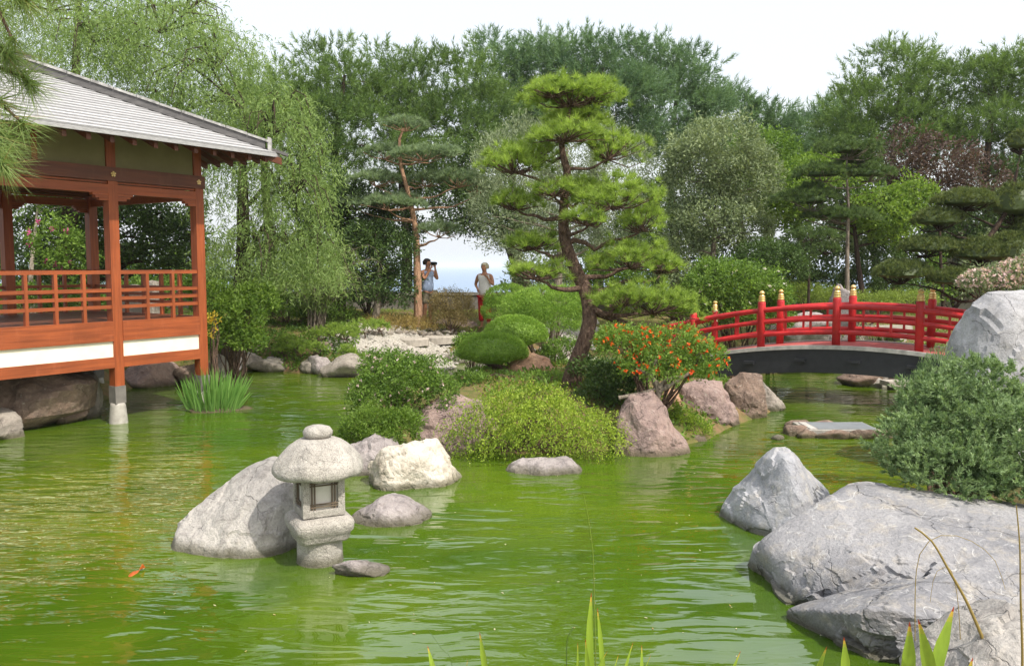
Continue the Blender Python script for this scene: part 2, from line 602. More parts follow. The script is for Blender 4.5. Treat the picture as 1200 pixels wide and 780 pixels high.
def pads(mb, tw, blobs, tufts, nn=26, ln=0.1, w=0.006, tmean=0.5, flat=1.0, under=0.22, twigs=26, tr=0.006, spread=0.85, rag=0.25, zn=0.25, zmin=0.25, core=0.0):
    """flat clouds of needle tufts with bare twigs fanning out below"""
    ar = np.array([r[0] * r[1] for _, r in blobs])
    for (c, r), wt in zip(blobs, ar / ar.sum()):
        nt = max(6, int(tufts * wt))
        a = rng.random(nt) * 2 * math.pi
        q = np.sqrt(rng.random(nt))
        edge = 1 + rag * vnoise(np.stack([np.cos(a) * 2.2 + c[0] * 5, np.sin(a) * 2.2 + c[1] * 5, np.full(nt, c[2])], 1))
        x, y = np.cos(a) * q * edge, np.sin(a) * q * edge
        z = np.sqrt(np.maximum(0, 1 - q ** 2)) * rng.uniform(zmin, 1.0, nt) * flat - under * rng.random(nt)
        z = z + zn * vnoise(np.stack([x * 3.1 + c[0] * 7, y * 3.1 + c[1] * 7, np.full(nt, 3.0)], 1))
        P = c + np.stack([x * r[0], y * r[1], z * r[2]], 1)
        sd = nrm(np.stack([x * 0.55, y * 0.55, np.full(nt, 0.85)], 1) + rdir(nt) * 0.25)
        st = rng.normal(tmean, 0.17, nt)
        k = np.repeat(np.arange(nt), nn)
        n = len(k)
        D = nrm(sd[k] + rdir(n) * spread)
        needles(mb, P[k] + rdir(n) * 0.012, D, ln * rng.uniform(0.65, 1.2, n), w, st[k] + rng.normal(0, 0.1, n))
        if core:
            cv, cf = ico(3)
            cv = cv * np.where(cv[:, 2:] < 0, np.array([1, 1, 0.25]), 1.0) * core * (1 + 0.12 * fbm(cv * 2.5 + c, 2)[:, None])
            mb.add(c + cv * r, cf, np.full(len(cf), 0.25))
        if tw is not None and twigs:
            base = c + np.array([0, 0, -0.55 * r[2]])
            for i in rng.choice(nt, min(twigs, nt), replace=False):
                mid = (base + P[i]) / 2 + np.array([0, 0, -0.12 * r[2]]) + rng.normal(0, 0.03, 3)
                tw.tube([base, mid, P[i]], [tr * 1.8, tr * 1.2, tr * 0.6], 4, cap=False)


def strands(mb, P, length, step, L, Wd, tmean=0.5, sway=0.05, out=None, ja=0.62):
    """hanging twigs set with narrow leaves"""
    n = len(P)
    st = rng.normal(tmean, 0.17, n)
    az = rng.random(n) * 2 * math.pi
    swx, swy = np.cos(az) * sway, np.sin(az) * sway
    cnt = np.maximum(3, (length / step).astype(int))
    k = np.repeat(np.arange(n), cnt)
    s = np.concatenate([np.arange(c) * step for c in cnt])
    q = s / np.maximum(length[k], 0.1)
    pos = P[k] + np.stack([swx[k] * np.sqrt(s + .01) * 1.5 + 0.03 * np.sin(s * 5 + az[k]), swy[k] * np.sqrt(s + .01) * 1.5, -s], 1)
    if out is not None:
        pos = pos + out[k] * (np.minimum(1, q * 2) * 0.12)[:, None]
    m = len(k)
    D = nrm(np.stack([np.zeros(m), np.zeros(m), np.full(m, -1.0)], 1) + rdir(m) * ja)
    leaf_quads(mb, pos, D, L * rng.uniform(0.6, 1.25, m), Wd * rng.uniform(0.7, 1.2, m), st[k] + rng.normal(0, 0.13, m), 0.05)


def limb(a, b, n=7, sag=0.0, jit=0.05):
    a, b = np.asarray(a, float), np.asarray(b, float)
    t = np.linspace(0, 1, n)[:, None]
    P = a + (b - a) * t
    ln = np.linalg.norm(b - a)
    P[:, 2] += -sag * ln * np.sin(t[:, 0] * math.pi)
    P[1:-1] += rng.normal(0, jit * ln, (n - 2, 3)) * 0.5
    return P


def smooth_path(P, n):
    P = np.asarray(P, float)
    t = np.concatenate([[0], np.cumsum(np.linalg.norm(np.diff(P, axis=0), axis=1))])
    q = np.linspace(0, t[-1], n)
    # catmull-rom through the points
    out = []
    for x in q:
        i = min(max(np.searchsorted(t, x) - 1, 0), len(P) - 2)
        p0, p1, p2, p3 = P[max(i - 1, 0)], P[i], P[i + 1], P[min(i + 2, len(P) - 1)]
        s = (x - t[i]) / max(t[i + 1] - t[i], 1e-6)
        out.append(0.5 * (2 * p1 + (p2 - p0) * s + (2 * p0 - 5 * p1 + 4 * p2 - p3) * s * s + (3 * p1 - p0 - 3 * p2 + p3) * s ** 3))
    return np.array(out)


def woody(mb, trunk, r0, r1, tips, br=0.35, sides=9, start=0.3, sag=0.08, jit=0.06, knob=0.12):
    """a tapered trunk with a limb bent up to every tip"""
    T = smooth_path(trunk, 18)
    rad = np.linspace(r0, r1, 18) * (1 + knob * fbm(T * 3.1, 2))
    rad[0] *= 1.25
    mb.tube(T, rad, sides)
    for tp in tips:
        tp = np.asarray(tp, float)
        dz = T[:, 2] + 0.25 * np.linalg.norm(T[:, :2] - tp[:2], axis=1)
        i = int(np.clip(np.argmin(np.abs(dz - tp[2])), start * 18, 17))
        rr = rad[i] * br + 0.004
        mb.tube(smooth_path(limb(T[i], tp, 6, sag, jit), 9), np.linspace(max(rr, 0.008), max(rr * 0.25, 0.004), 9), 6)
    return T


def plant(name, label, cat, base, group=None):
    return empty(name, base, 0.0, label, cat, group)


# ------------------------------------------------------------------ ground, pond, sea
def xy(u, v):
    p = W(u, v)
    return (p[0], p[1])


POND = [(-9.2, 3.9), (-10.5, 8.5), xy(-40, 512), xy(20, 500), xy(80, 486), xy(130, 466), xy(160, 453), xy(215, 450),
        xy(255, 440), xy(300, 433), xy(350, 437), xy(400, 440), xy(435, 438), xy(470, 433), xy(530, 424), xy(600, 421),
        xy(700, 421), xy(800, 424), xy(900, 428), xy(985, 433), xy(1060, 440), xy(1120, 450), xy(1140, 480), xy(1130, 530),
        xy(1160, 580), xy(1230, 640), xy(1230, 720), xy(1150, 800), (2.2, 4.1), (0.3, 4.0), (-3, 4.1), (-6, 3.9)]
ISLE = [xy(410, 516), xy(430, 535), xy(470, 540), xy(535, 530), xy(585, 532), xy(690, 530), xy(735, 526), xy(800, 522),
        xy(830, 515), xy(858, 500), xy(905, 482), xy(880, 466), xy(800, 454), xy(700, 450), xy(620, 450), xy(540, 456),
        xy(450, 470), xy(410, 494)]


def sdf(x, y, poly):                    # negative inside
    P = np.array(poly)
    d = np.full(x.shape, 1e9)
    ins = np.zeros(x.shape, bool)
    n = len(P)
    for i in range(n):
        a, b = P[i], P[(i + 1) % n]
        e = b - a
        t = np.clip(((x - a[0]) * e[0] + (y - a[1]) * e[1]) / (e @ e), 0, 1)
        d = np.minimum(d, (x - a[0] - t * e[0]) ** 2 + (y - a[1] - t * e[1]) ** 2)
        c = ((a[1] > y) != (b[1] > y))
        if abs(e[1]) > 1e-9:
            ins ^= c & (x < e[0] * (y - a[1]) / e[1] + a[0])
    return np.sqrt(d) * np.where(ins, -1, 1)


def gz(x, y):
    x, y = np.atleast_1d(np.asarray(x, float)), np.atleast_1d(np.asarray(y, float))
    d = sdf(x, y, POND)
    p3 = np.stack([x * 0.7, y * 0.7, np.zeros_like(x)], 1)
    bank = 0.95 * (1 - np.exp(-np.maximum(d, 0) / 1.3)) + 0.05 * fbm(p3 * 1.3) * np.clip(d, 0, 1)
    h = np.where(d > 0, bank, np.maximum(-0.8, d * 0.9))
    di = -sdf(x, y, ISLE)
    isl = np.where(di > 0, 0.66 * (1 - np.exp(-np.maximum(di, 0) / 0.8)) + 0.05 * fbm(p3 * 2), np.maximum(-0.8, di * 1.2))
    h = np.maximum(h, np.where(d < 0, isl, -9))
    cliff = np.clip((y - 39) / 5, 0, 1)
    return h - 12.0 * cliff * cliff * (3 - 2 * cliff)


def G(u, v):                            # photo pixel on the ground itself
    d = ray(u, v)
    t = np.linspace(3, 45, 1500) / d[1]
    p = np.array([0, 0, CAMH]) + d * t[:, None]
    g = np.maximum(gz(p[:, 0], p[:, 1]), 0.0)
    i = np.argmax(p[:, 2] < g)
    return np.array([p[i, 0], p[i, 1], gz(p[i, 0], p[i, 1])[0]])


def on_ground(u, Y, dz=0.0):
    p = A(u, 400, Y)
    return np.array([p[0], p[1], max(gz(p[0], p[1])[0], -0.3) + dz])


def axis(a, b, step, lo, hi):
    c = np.arange(a, b + step / 2, step)
    left = a - np.cumsum(np.geomspace(step * 1.5, (a - lo) / 3, 14)) if lo < a else np.array([])
    right = b + np.cumsum(np.geomspace(step * 1.5, (hi - b) / 3, 14)) if hi > b else np.array([])
    return np.concatenate([[lo], left[left > lo][::-1], c, right[right < hi], [hi]])


gx, gy = axis(-14, 14, 0.16, -90, 90), axis(2, 30, 0.16, -40, 60)
XX, YY = np.meshgrid(gx, gy)
ZZ = gz(XX.ravel(), YY.ravel())
nx, ny = len(gx), len(gy)
ii = (np.arange(ny - 1)[:, None] * nx + np.arange(nx - 1)).ravel()
gm = MB().add(np.stack([XX.ravel(), YY.ravel(), ZZ], 1), np.stack([ii, ii + 1, ii + nx + 1, ii + nx], 1))
t = NT('garden_soil')
v = t.coord()
n1, n2, n3 = t.noise(v, 0.7, 5, 0.6), t.noise(v, 6, 6, 0.65), t.noise(v, 40, 4, 0.7)
c = t.mixc(t.ramp(n1, [(0.4, 0), (0.6, 1)]), s2l((112, 104, 64)), s2l((128, 104, 78)))
c = t.mixc(t.ramp(n2, [(0.45, 0), (0.65, 1)]), c, s2l((84, 96, 48)))
c = t.mixc(t.math('MULTIPLY', t.ramp(n3, [(0.5, 0), (0.7, 1)]), 0.5), c, s2l((66, 56, 42)))
MAT['soil'] = t.done(t.pbr(c, 0.95, 0.15, t.bump(n3, 0.6, 0.03)))
tag(gm.build('ground', MAT['soil'], None, True), kind='structure')

# pond water: murky algae green with small ripples
t = NT('green_pond_water')
v = t.coord()
n1 = t.noise(v, 0.35, 4, 0.55, 0.5)
n2 = t.noise(t.coord((0.7, 1.6, 1)), 1.6, 5, 0.6, 0.8)
c = t.mixc(t.ramp(n1, [(0.36, 0), (0.64, 1)]), s2l((52, 80, 14)), s2l((86, 106, 19)))
c = t.mixc(t.math('MULTIPLY', t.ramp(n2, [(0.42, 0), (0.7, 1)]), 0.35), c, s2l((58, 92, 12)))
w1 = t.noise(t.coord((0.55, 1.5, 1)), 1.7, 2, 0.45, 0.9)
w2 = t.noise(t.coord((0.65, 2.2, 1)), 3.0, 3, 0.45, 0.5)
calm = t.ramp(t.noise(v, 0.32, 3, 0.5), [(0.38, 0.05), (0.6, 1.0)])
hh = t.math('ADD', t.math('MULTIPLY', w1, 1.0), t.math('MULTIPLY', t.math('MULTIPLY', w2, calm), 0.95))
p = t.pbr(c, 0.03, 0.5, t.bump(hh, 0.5, 0.05))
p.inputs['IOR'].default_value = 1.95
MAT['water'] = t.done(p)
wm = MB().add([(-16, 2.5, 0), (12, 2.5, 0), (12, 24, 0), (-16, 24, 0)], [(0, 1, 2, 3)])
tag(wm.build('pond_water', MAT['water']), kind='structure')

t = NT('sea_water')
n1 = t.noise(t.coord((0.01, 0.05, 1)), 1.0, 4, 0.6)
c = t.mixc(n1, s2l((96, 122, 152)), s2l((110, 136, 164)))
MAT['sea'] = t.done(t.pbr(c, 0.35, 0.5, t.bump(t.noise(t.coord((0.1, 0.3, 1)), 1.0, 4), 0.4, 0.5)))
sm = MB().add([(-9000, 42, -8), (9000, 42, -8), (9000, 9000, -8), (-9000, 9000, -8)], [(0, 1, 2, 3)])
tag(sm.build('sea', MAT['sea']), kind='structure')


# ------------------------------------------------------------------ rocks
def facet(d, seed, k=16, lo=0.66, hi=1.0, p=18):
    g = np.random.default_rng(seed)
    n = nrm(g.normal(size=(k, 3)))
    h = g.uniform(lo, hi, k)
    q = np.maximum(d @ n.T, 0) / h
    return np.minimum((np.sum(q ** p, 1) + 1e-6) ** (-1.0 / p), 1.35)


def chisel(v, m, seed, amp, cell=0.5, mask=None):
    """break a surface into tilted blocky facets"""
    g = np.random.default_rng(seed + 900)
    q = v / (m * cell)
    q = q + 0.25 * np.stack([fbm(q + 3, 2), fbm(q + 13, 2), fbm(q + 23, 2)], 1)
    i = np.floor(q).astype(np.int64)
    best = np.full(len(v), 1e9)
    off = np.zeros(len(v))
    for dx in (-1, 0, 1):
        for dy in (-1, 0, 1):
            for dz in (-1, 0, 1):
                j = i + np.array([dx, dy, dz])
                h = [_h(j[:, 0] + 31 * k + seed, j[:, 1] - 17 * k, j[:, 2] + 7 * k) for k in range(7)]
                c = j + 0.5 + 0.45 * np.stack(h[:3], 1)
                d2 = ((q - c) ** 2).sum(1)
                o = h[3] * 0.7 + 0.8 * (h[4] * (q - c)[:, 0] + h[5] * (q - c)[:, 1] + h[6] * (q - c)[:, 2])
                k = d2 < best
                best[k] = d2[k]
                off[k] = o[k]
    return amp * m * off * (1 if mask is None else mask)


def rock(name, label, c, r, mat, seed, sub=4, rough=0.07, rz=0.0, group=None, lo=0.62, cat='rock', kind=None):
    """c: centre, r: half sizes in metres"""
    d, f = ico(sub)
    fr = facet(d, seed, lo=lo)
    r = np.array(r, float)
    v = d * fr[:, None] * r
    m = r.mean()
    v = v * (1 + rough * 2.0 * fbm(v / m * 1.4 + seed, 5) - rough * 0.8 * np.abs(fbm(v / m * 2.6 + seed * 2, 3)))[:, None]
    v = v + d * chisel(v, m, seed, 0.055, 0.6)[:, None]
    cs, sn = math.cos(rz), math.sin(rz)
    v = v @ np.array([[cs, -sn, 0], [sn, cs, 0], [0, 0, 1]]).T
    o = MB().add(v, f).build(name, MAT[mat], None, sub >= 5)
    o.location = tuple(c)
    if sub < 5:
        for pl in o.data.polygons:
            pl.use_smooth = True
    return tag(o, label, cat, group, kind)


def rock_px(name, label, u0, u1, v0, v1, mat, seed, zb=0.0, sub=4, group=None, thick=0.9, rough=0.07, lo=0.62, Y=None, fwd=0.8, grow=1.0):
    """a boulder whose foot meets level zb at photo row v1"""
    pb = W((u0 + u1) / 2, v1, zb) if Y is None else A((u0 + u1) / 2, v1, Y)
    k = pb[1] / 1000.0
    hw, h = (u1 - u0) / 2 * k * 1.08 * grow, (v1 - v0) * k * grow
    dy = hw * thick
    c = np.array([pb[0] * (pb[1] + dy * fwd) / pb[1], pb[1] + dy * fwd, pb[2] + h * 0.30])
    return rock(name, label, c, (hw, dy, h * 0.80), mat, seed, sub, rough, 0.0, group, lo)


def rock_outline(name, label, poly, Y, dy, mat, seed, sub=6, rough=0.05, amp=0.6, group=None, cat='rock', p=14, strata=0.0, lean=0.0, chip=0.045, cell=0.5):
    """boulder with the outline the photo shows, standing at distance Y, half as thick as dy*2"""
    P = np.array(poly, float)
    uc, vc = (P[:, 0].min() + P[:, 0].max()) / 2, (P[:, 1].min() * 0.45 + P[:, 1].max() * 0.55)
    k = Y / 1000.0
    X, Z = (P[:, 0] - uc) * k, -(P[:, 1] - vc) * k
    ph = np.linspace(-math.pi, math.pi, 361)
    R = np.zeros(361)
    for i, a in enumerate(ph):
        dx, dz = math.cos(a), math.sin(a)
        best = 0.02
        for j in range(len(X)):
            x1, z1, x2, z2 = X[j], Z[j], X[(j + 1) % len(X)], Z[(j + 1) % len(X)]
            den = dx * (z2 - z1) - dz * (x2 - x1)
            if abs(den) < 1e-9:
                continue
            tt = (x1 * (z2 - z1) - z1 * (x2 - x1)) / den
            ss = (x1 * dz - z1 * dx) / den
            if tt > 0 and -1e-6 <= ss <= 1 + 1e-6:
                best = max(best, tt)
        R[i] = best
    d, f = ico(sub)
    a = np.arctan2(d[:, 2], d[:, 0])
    s = np.sqrt(d[:, 0] ** 2 + d[:, 2] ** 2)
    rr = np.interp(a, ph, R)
    # squarer section than an ellipsoid
    sq = (np.abs(s) ** 2.6 + np.abs(d[:, 1]) ** 2.6) ** (-1 / 2.6)
    g = np.random.default_rng(seed)
    nn_ = nrm(g.normal(size=(22, 3)) * np.array([0.9, 1.0, 0.9]) + np.array([0, -0.25, 0]))
    nn_ = nn_[np.abs(nn_[:, 1]) > 0.28]
    q = np.maximum(d @ nn_.T, 0) / g.uniform(0.70, 0.98, len(nn_))
    fc = np.minimum((np.sum(q ** p, 1) + 1e-6) ** (-1.0 / p), 1.0)
    fc = 1 - amp * (1 - fc)
    m = float(np.mean(R))
    v = np.stack([np.cos(a) * rr * s * sq * fc, d[:, 1] * dy * sq * fc, np.sin(a) * rr * s * sq * fc], 1)
    v[:, 1] += lean * v[:, 2]
    ns = rough * m * (1.3 * fbm(v / m * 1.8 + seed, 5) - 0.7 * np.abs(fbm(v / m * 3.4 + seed * 3, 4)))
    v = v + d * ns[:, None]
    v = v + d * chisel(v, m, seed, chip, cell)[:, None]
    if strata:
        fm = np.clip((-d[:, 1] * 0.9 - d[:, 2] * 1.2 - d[:, 0] * 0.5 + 0.05) * 2.2, 0, 1)
        v = v + d * chisel(v, m, seed + 5, strata, 0.30, fm)[:, None] + d * chisel(v, m, seed + 9, strata * 0.45, 0.13, fm)[:, None]
    o = MB().add(v, f).build(name, MAT[mat], None, False)
    o.location = tuple(A(uc, vc, Y))
    return tag(o, label, cat, group)


def rock_planes(name, label, c, half, planes, mat, seed, sub=6, p=34, rough=0.02, chip=0.02, cell=0.5, front=0.05, cat='rock'):
    """boulder cut by the broad planes given as (normal, distance) in units of its half sizes"""
    d, f = ico(sub)
    n = nrm([q[0] for q in planes])
    h = np.array([q[1] for q in planes])
    half = np.array(half, float)
    w = d + 0.05 * np.stack([fbm(d * 2 + seed, 2), fbm(d * 2 + seed + 9, 2), fbm(d * 2 + seed + 19, 2)], 1)
    w = nrm(w)
    q = np.maximum(w @ n.T, 0) / h
    r = np.minimum((np.sum(q ** p, 1) + 1e-6) ** (-1.0 / p), 1.6)
    v = d * r[:, None] * half
    m = float(half.mean())
    v = v + d * (rough * m * (1.4 * fbm(v / m * 1.7 + seed, 5) - 0.6 * np.abs(fbm(v / m * 3.7 + seed, 4))))[:, None]
    v = v + d * chisel(v, m, seed, chip, cell)[:, None]
    fm = np.clip((-d[:, 1] * 1.1 - d[:, 2] * 0.9 - d[:, 0] * 0.45 - 0.05) * 2.5, 0, 1)
    v = v + d * chisel(v, m, seed + 5, front, 0.34, fm)[:, None] + d * chisel(v, m, seed + 9, front * 0.4, 0.14, fm)[:, None]
    o = MB().add(v, f).build(name, MAT[mat], None, False)
    o.location = tuple(c)
    return tag(o, label, cat)

# rocks standing in the water round the lantern
rock_outline('lantern_boulder', 'large pale cracked boulder leaning beside the stone lantern', [(204, 640), (212, 612), (240, 585), (280, 552), (312, 538), (335, 541), (352, 560), (362, 600), (362, 650), (345, 700), (290, 730), (225, 710), (198, 670)], 7.2, 0.55, 'pale', 5, rough=0.05, amp=0.8, lean=0.2, chip=0.022, cell=0.8)
rock_outline('white_boulder', 'bright white rough boulder in the water behind the lantern', [(432, 560), (440, 532), (452, 520), (490, 513), (512, 514), (525, 530), (541, 562), (535, 590), (470, 605), (432, 595)], 9.2, 0.45, 'white', 13, rough=0.10, amp=0.9)
rock_outline('flat_stone', 'low flat pinkish stone between lantern and white boulder', [(402, 612), (420, 592), (448, 578), (478, 581), (508, 600), (505, 635), (450, 650), (405, 640)], 7.9, 0.42, 'mauve', 21, sub=5, rough=0.06)
rock_px('small_stone', 'small dark purple stone at the foot of the lantern', 388, 446, 658, 675, 'mauve', 31, sub=5, thick=0.5, rough=0.12)
rock_outline('island_rock', 'weathered grey rock tucked behind the white boulder', [(395, 545), (412, 520), (440, 505), (462, 512), (478, 540), (478, 580), (440, 590), (398, 580)], 9.75, 0.4, 'mauve', 41, sub=5, rough=0.09)
rock_outline('island_rock', 'grey rock between the flowering shrub and the lime shrub', [(480, 500), (500, 472), (530, 462), (565, 468), (585, 500), (580, 560), (490, 560)], 10.9, 0.5, 'pink', 43, sub=5, rough=0.09)
rock_outline('island_rock', 'smooth lilac rock at the waterline under the lime shrub', [(580, 556), (592, 540), (630, 530), (668, 531), (688, 553), (680, 585), (630, 595), (588, 585)], 9.75, 0.36, 'mauve', 47, sub=5, rough=0.06)
rock_outline('island_rock', 'tall sloping pink rock under the knobbly shrub trunk', [(715, 545), (722, 500), (735, 462), (765, 455), (785, 478), (800, 515), (815, 543), (810, 570), (720, 575)], 10.75, 0.48, 'pink', 53, rough=0.10, amp=0.8, sub=5)
rock_outline('island_rock', 'upright pink rock with deep cracks under the bridge end', [(790, 500), (797, 450), (820, 440), (848, 444), (858, 470), (866, 498), (850, 520), (800, 520)], 12.6, 0.45, 'pink', 59, rough=0.12, amp=0.9, sub=5)
rock_outline('island_rock', 'dark brown rock in the shade of the bridge beam', [(846, 488), (850, 450), (868, 436), (890, 440), (900, 465), (900, 490), (880, 505), (850, 505)], 13.4, 0.5, 'brown', 61, rough=0.10, sub=5)
rock_outline('island_rock', 'pointed pale rock at the tip beyond the bridge end', [(880, 482), (884, 452), (895, 446), (910, 465), (921, 477), (915, 495), (885, 498)], 13.9, 0.3, 'shore', 67, sub=5, rough=0.08)
rock_outline('island_rock', 'flat orange rock beside the orange flowering shrub', [(762, 476), (764, 456), (780, 450), (797, 456), (800, 480), (795, 500), (765, 500)], 12.3, 0.3, 'ochre', 71, sub=5, rough=0.05)
rock_outline('island_rock', 'small pink rock at the waterline below the creeping plant', [(800, 520), (808, 508), (826, 510), (834, 524), (830, 540), (803, 540)], 11.4, 0.16, 'pink', 73, sub=4, rough=0.08)
rock_outline('island_rock', 'reddish wedge rock under the pair of clipped domes', [(585, 438), (600, 424), (625, 413), (645, 420), (658, 436), (655, 456), (590, 456)], 13.9, 0.4, 'ochre', 79, sub=5, rough=0.08)
# rocks of the bank with the grey-green shrub
rock_outline('pointed_boulder', 'smooth pointed grey boulder standing in the water', [(847, 600), (852, 575), (880, 545), (905, 522), (918, 522), (935, 540), (970, 574), (985, 610), (975, 650), (900, 665), (850, 640)], 7.7, 0.55, 'greyblue2', 83, rough=0.045, amp=0.55)
rock_planes('great_boulder', 'huge flat-topped bluish grey boulder with white veins below the grey-green bush', (3.36, 6.15, 0.0), (1.62, 1.15, 0.62),
            [((0.12, -0.16, 1), 0.84), ((0.35, 0.25, 0.9), 0.92), ((-0.62, -0.25, 0.72), 0.92), ((-1, -0.1, -0.06), 0.90), ((-0.78, -0.66, 0.0), 0.92), ((0.1, -1, 0.1), 0.90), ((0.6, -0.8, 0.1), 1.0), ((-0.9, -0.4, 0.35), 0.94),
             ((1, 0, 0.1), 1.0), ((0, 1, 0.3), 0.95), ((-0.7, 0.6, 0.3), 0.92), ((0, 0, -1), 1.0), ((-0.25, -0.75, 0.62), 0.90)], 'greyblue', 97, 7, chip=0.018, cell=0.8, front=0.055)
rock_planes('ledge_rock', 'broken angular grey ledge at the foot of the flat-topped boulder', (2.86, 5.14, 0.0), (0.92, 0.42, 0.44),
            [((0.05, -0.3, 1), 0.82), ((-1, -0.25, -0.12), 0.86), ((-0.6, -0.8, 0.0), 0.86), ((0.15, -1, 0.0), 0.9), ((0.7, -0.7, 0.1), 1.0), ((1, 0, 0), 1.0), ((0, 1, 0), 1.0), ((0, 0, -1), 1.0), ((-0.5, 0.2, 0.85), 0.9)],
            'greyblue', 131, 6, chip=0.03, cell=0.6, front=0.075)
rock_outline('near_boulder', 'mottled grey boulder on the near bank by the sword leaves', [(1062, 800), (1100, 752), (1135, 728), (1180, 714), (1240, 704), (1320, 720), (1350, 800), (1300, 900), (1100, 900)], 4.1, 0.5, 'pale', 101, sub=6, rough=0.06, amp=0.5)
rock_outline('standing_boulder', 'tall rounded grey standing boulder behind the grey-green shrub', [(1106, 470), (1110, 400), (1122, 362), (1145, 343), (1180, 338), (1225, 340), (1260, 370), (1275, 450), (1270, 560), (1190, 590), (1110, 560)], 9.6, 0.75, 'greytall', 103, rough=0.05, amp=0.55)
# under the pavilion and along the far shore
rock_outline('pavilion_boulder', 'big brown boulder in the shade under the pavilion floor', [(-80, 500), (-60, 440), (0, 420), (70, 430), (110, 445), (100, 480), (60, 500), (20, 530), (-60, 540)], 12.6, 0.9, 'brown', 107, sub=5, rough=0.07)
rock_px('pavilion_boulder', 'flat grey stone in the water under the pavilion edge', -30, 26, 478, 516, 'shore', 109, sub=5)
rock_px('pavilion_boulder', 'grey stone behind the concrete pavilion footing', 78, 128, 446, 490, 'shore', 113, sub=5)
rock_px('pavilion_boulder', 'dark wet stone between pavilion footing and big brown boulder', 58, 104, 462, 496, 'brown', 114, sub=5)
rock_px('pavilion_boulder', 'rugged pinkish boulder beneath the pavilion corner bay', 146, 212, 420, 454, 'pink', 127, sub=5, rough=0.11)
rock_px('shore_rock', 'rounded grey stone beside the pavilion corner post', 246, 272, 415, 446, 'shore', 131)
SHL = 'weathered stone along the far shore of the pond'
SHG = 'stones lining the far shore'
for i, (u0, u1, v0, v1, m) in enumerate([(268, 300, 412, 432, 'shore'), (287, 330, 405, 427, 'brown'), (298, 336, 421, 434, 'shore'), (322, 342, 412, 428, 'ochre'),
                                         (336, 356, 412, 430, 'shore'), (352, 372, 420, 436, 'shore'), (362, 392, 420, 437, 'mauve'), (378, 424, 424, 440, 'shore'),
                                         (390, 410, 410, 430, 'shore'), (322, 345, 384, 400, 'shore'), (205, 250, 430, 448, 'brown'), (520, 550, 412, 424, 'shore'), (548, 580, 410, 422, 'mauve'),
                                         (984, 1030, 436, 450, 'brown'), (1024, 1062, 434, 448, 'shore'), (1055, 1100, 430, 452, 'brown'), (650, 690, 406, 420, 'shore'), (930, 985, 424, 434, 'brown'), (258, 282, 420, 436, 'mauve'), (310, 334, 418, 432, 'mauve'), (342, 362, 402, 416, 'shore'), (372, 396, 404, 418, 'pink'), (418, 440, 422, 436, 'shore'), (300, 322, 396, 410, 'shore')]):
    rock_px('shore_rock', SHL, u0, u1, v0, v1, m, 140 + i, group=SHG, zb=0.0 if v1 > 418 else 0.25, rough=0.09, fwd=0.0, grow=1.2)
rock_px('shore_rock', 'low pale stone just above the water beyond the bridge', 1016, 1040, 445, 454, 'pebble', 167)
rock_px('boulder', 'long pinkish boulder on the lawn edge below the brown bush', 502, 562, 373, 392, 'pink', 171, zb=0.5, sub=5, thick=0.5)
rock_px('boulder', 'grey boulder among the mounded dwarf pines', 402, 432, 373, 392, 'mauve', 173, zb=0.45, sub=5)
rock_px('boulder', 'tall dark pinkish rock standing behind the bridge rails', 966, 1000, 340, 410, 'mauve', 175, zb=0.5, sub=5, Y=18.5)
rock_px('boulder', 'squat dark pinkish rock standing beyond the bridge deck', 905, 975, 372, 405, 'mauve', 176, zb=0.4, sub=5, Y=18.0)
rock_px('pond_pebble', 'small round stone breaking the water before the bridge', 905, 920, 509, 515, 'shore', 177, sub=3)

# white pebble beach and its edging stones
peb = MB()
pv, pf = ico(1)
for (u0, u1, v0, v1, n, s) in [(408, 522, 398, 432, 2800, 0.046), (424, 520, 392, 412, 1000, 0.05), (640, 690, 383, 406, 520, 0.085), (380, 425, 410, 432, 300, 0.06)]:
    uv = [(rng.uniform(u0, u1) + rng.normal(0, 7), rng.uniform(v0, v1) + rng.normal(0, 2)) for _ in range(n)]
    PP = np.array([W(u, v_, np.interp(v_, [383, 400, 432], [0.62, 0.45, 0.02])) for u, v_ in uv])
    PP[:, 2] = np.maximum(gz(PP[:, 0], PP[:, 1]), 0.0) + 0.02
    for p in PP:
        r = s * rng.uniform(0.5, 1.3)
        sc3 = np.array([1, rng.uniform(0.7, 1.1), rng.uniform(0.5, 0.8)])
        peb.add(pv * (1 + 0.18 * rng.normal(size=(len(pv), 1)) * 0.6) * r * sc3 + p, pf)
tag(peb.build('pebble_beach', MAT['pebble'], None, True), 'white rounded pebbles heaped into a small beach', 'pebbles', kind='stuff')
for i in range(13):
    u = 428 + i * 9.5
    p = G(u, 393 + 1.2 * math.sin(i))
    rock('edging_stone', 'rounded pale edging cobble between pebble beach and lawn', p + np.array([0, 0, 0.05]), (0.11 + 0.02 * math.sin(i * 2), 0.1, 0.085), 'shore', 190 + i, 3, 0.05, group='edging cobbles above the beach')
for i, (u0, u1, v) in enumerate([(470, 500, 403), (500, 534, 400)]):
    p = G((u0 + u1) / 2, v)
    m = MB().lathe([(0.0, 0.09), (0.92, 0.09), (1.0, 0.06), (1.0, -0.1)], 18)
    o = m.build('stepping_stone', MAT['path'], None, False, noise=0.04)
    o.location = (p[0], p[1], p[2] + 0.05)
    o.scale = ((u1 - u0) / 2 * p[1] / 1000 * 1.2, 0.35, 1)
    tag(o, 'flat grey slab laid across the white pebbles', 'slab', 'slabs on the beach')

# ------------------------------------------------------------------ pavilion
P1 = W(139, 495)
PAV = empty('pavilion', (P1[0], P1[1], 0), math.atan2(0.84, 0.545), 'open wooden tea pavilion with grey shingle roof standing over the pond', 'pavilion')
XC, DEP, XL = 1.49, 3.0, -4.4           # corner post, depth, far end


def part(mb, name, mat, parent=PAV, smooth=False):
    return mb.build(name, MAT[mat], parent, smooth)


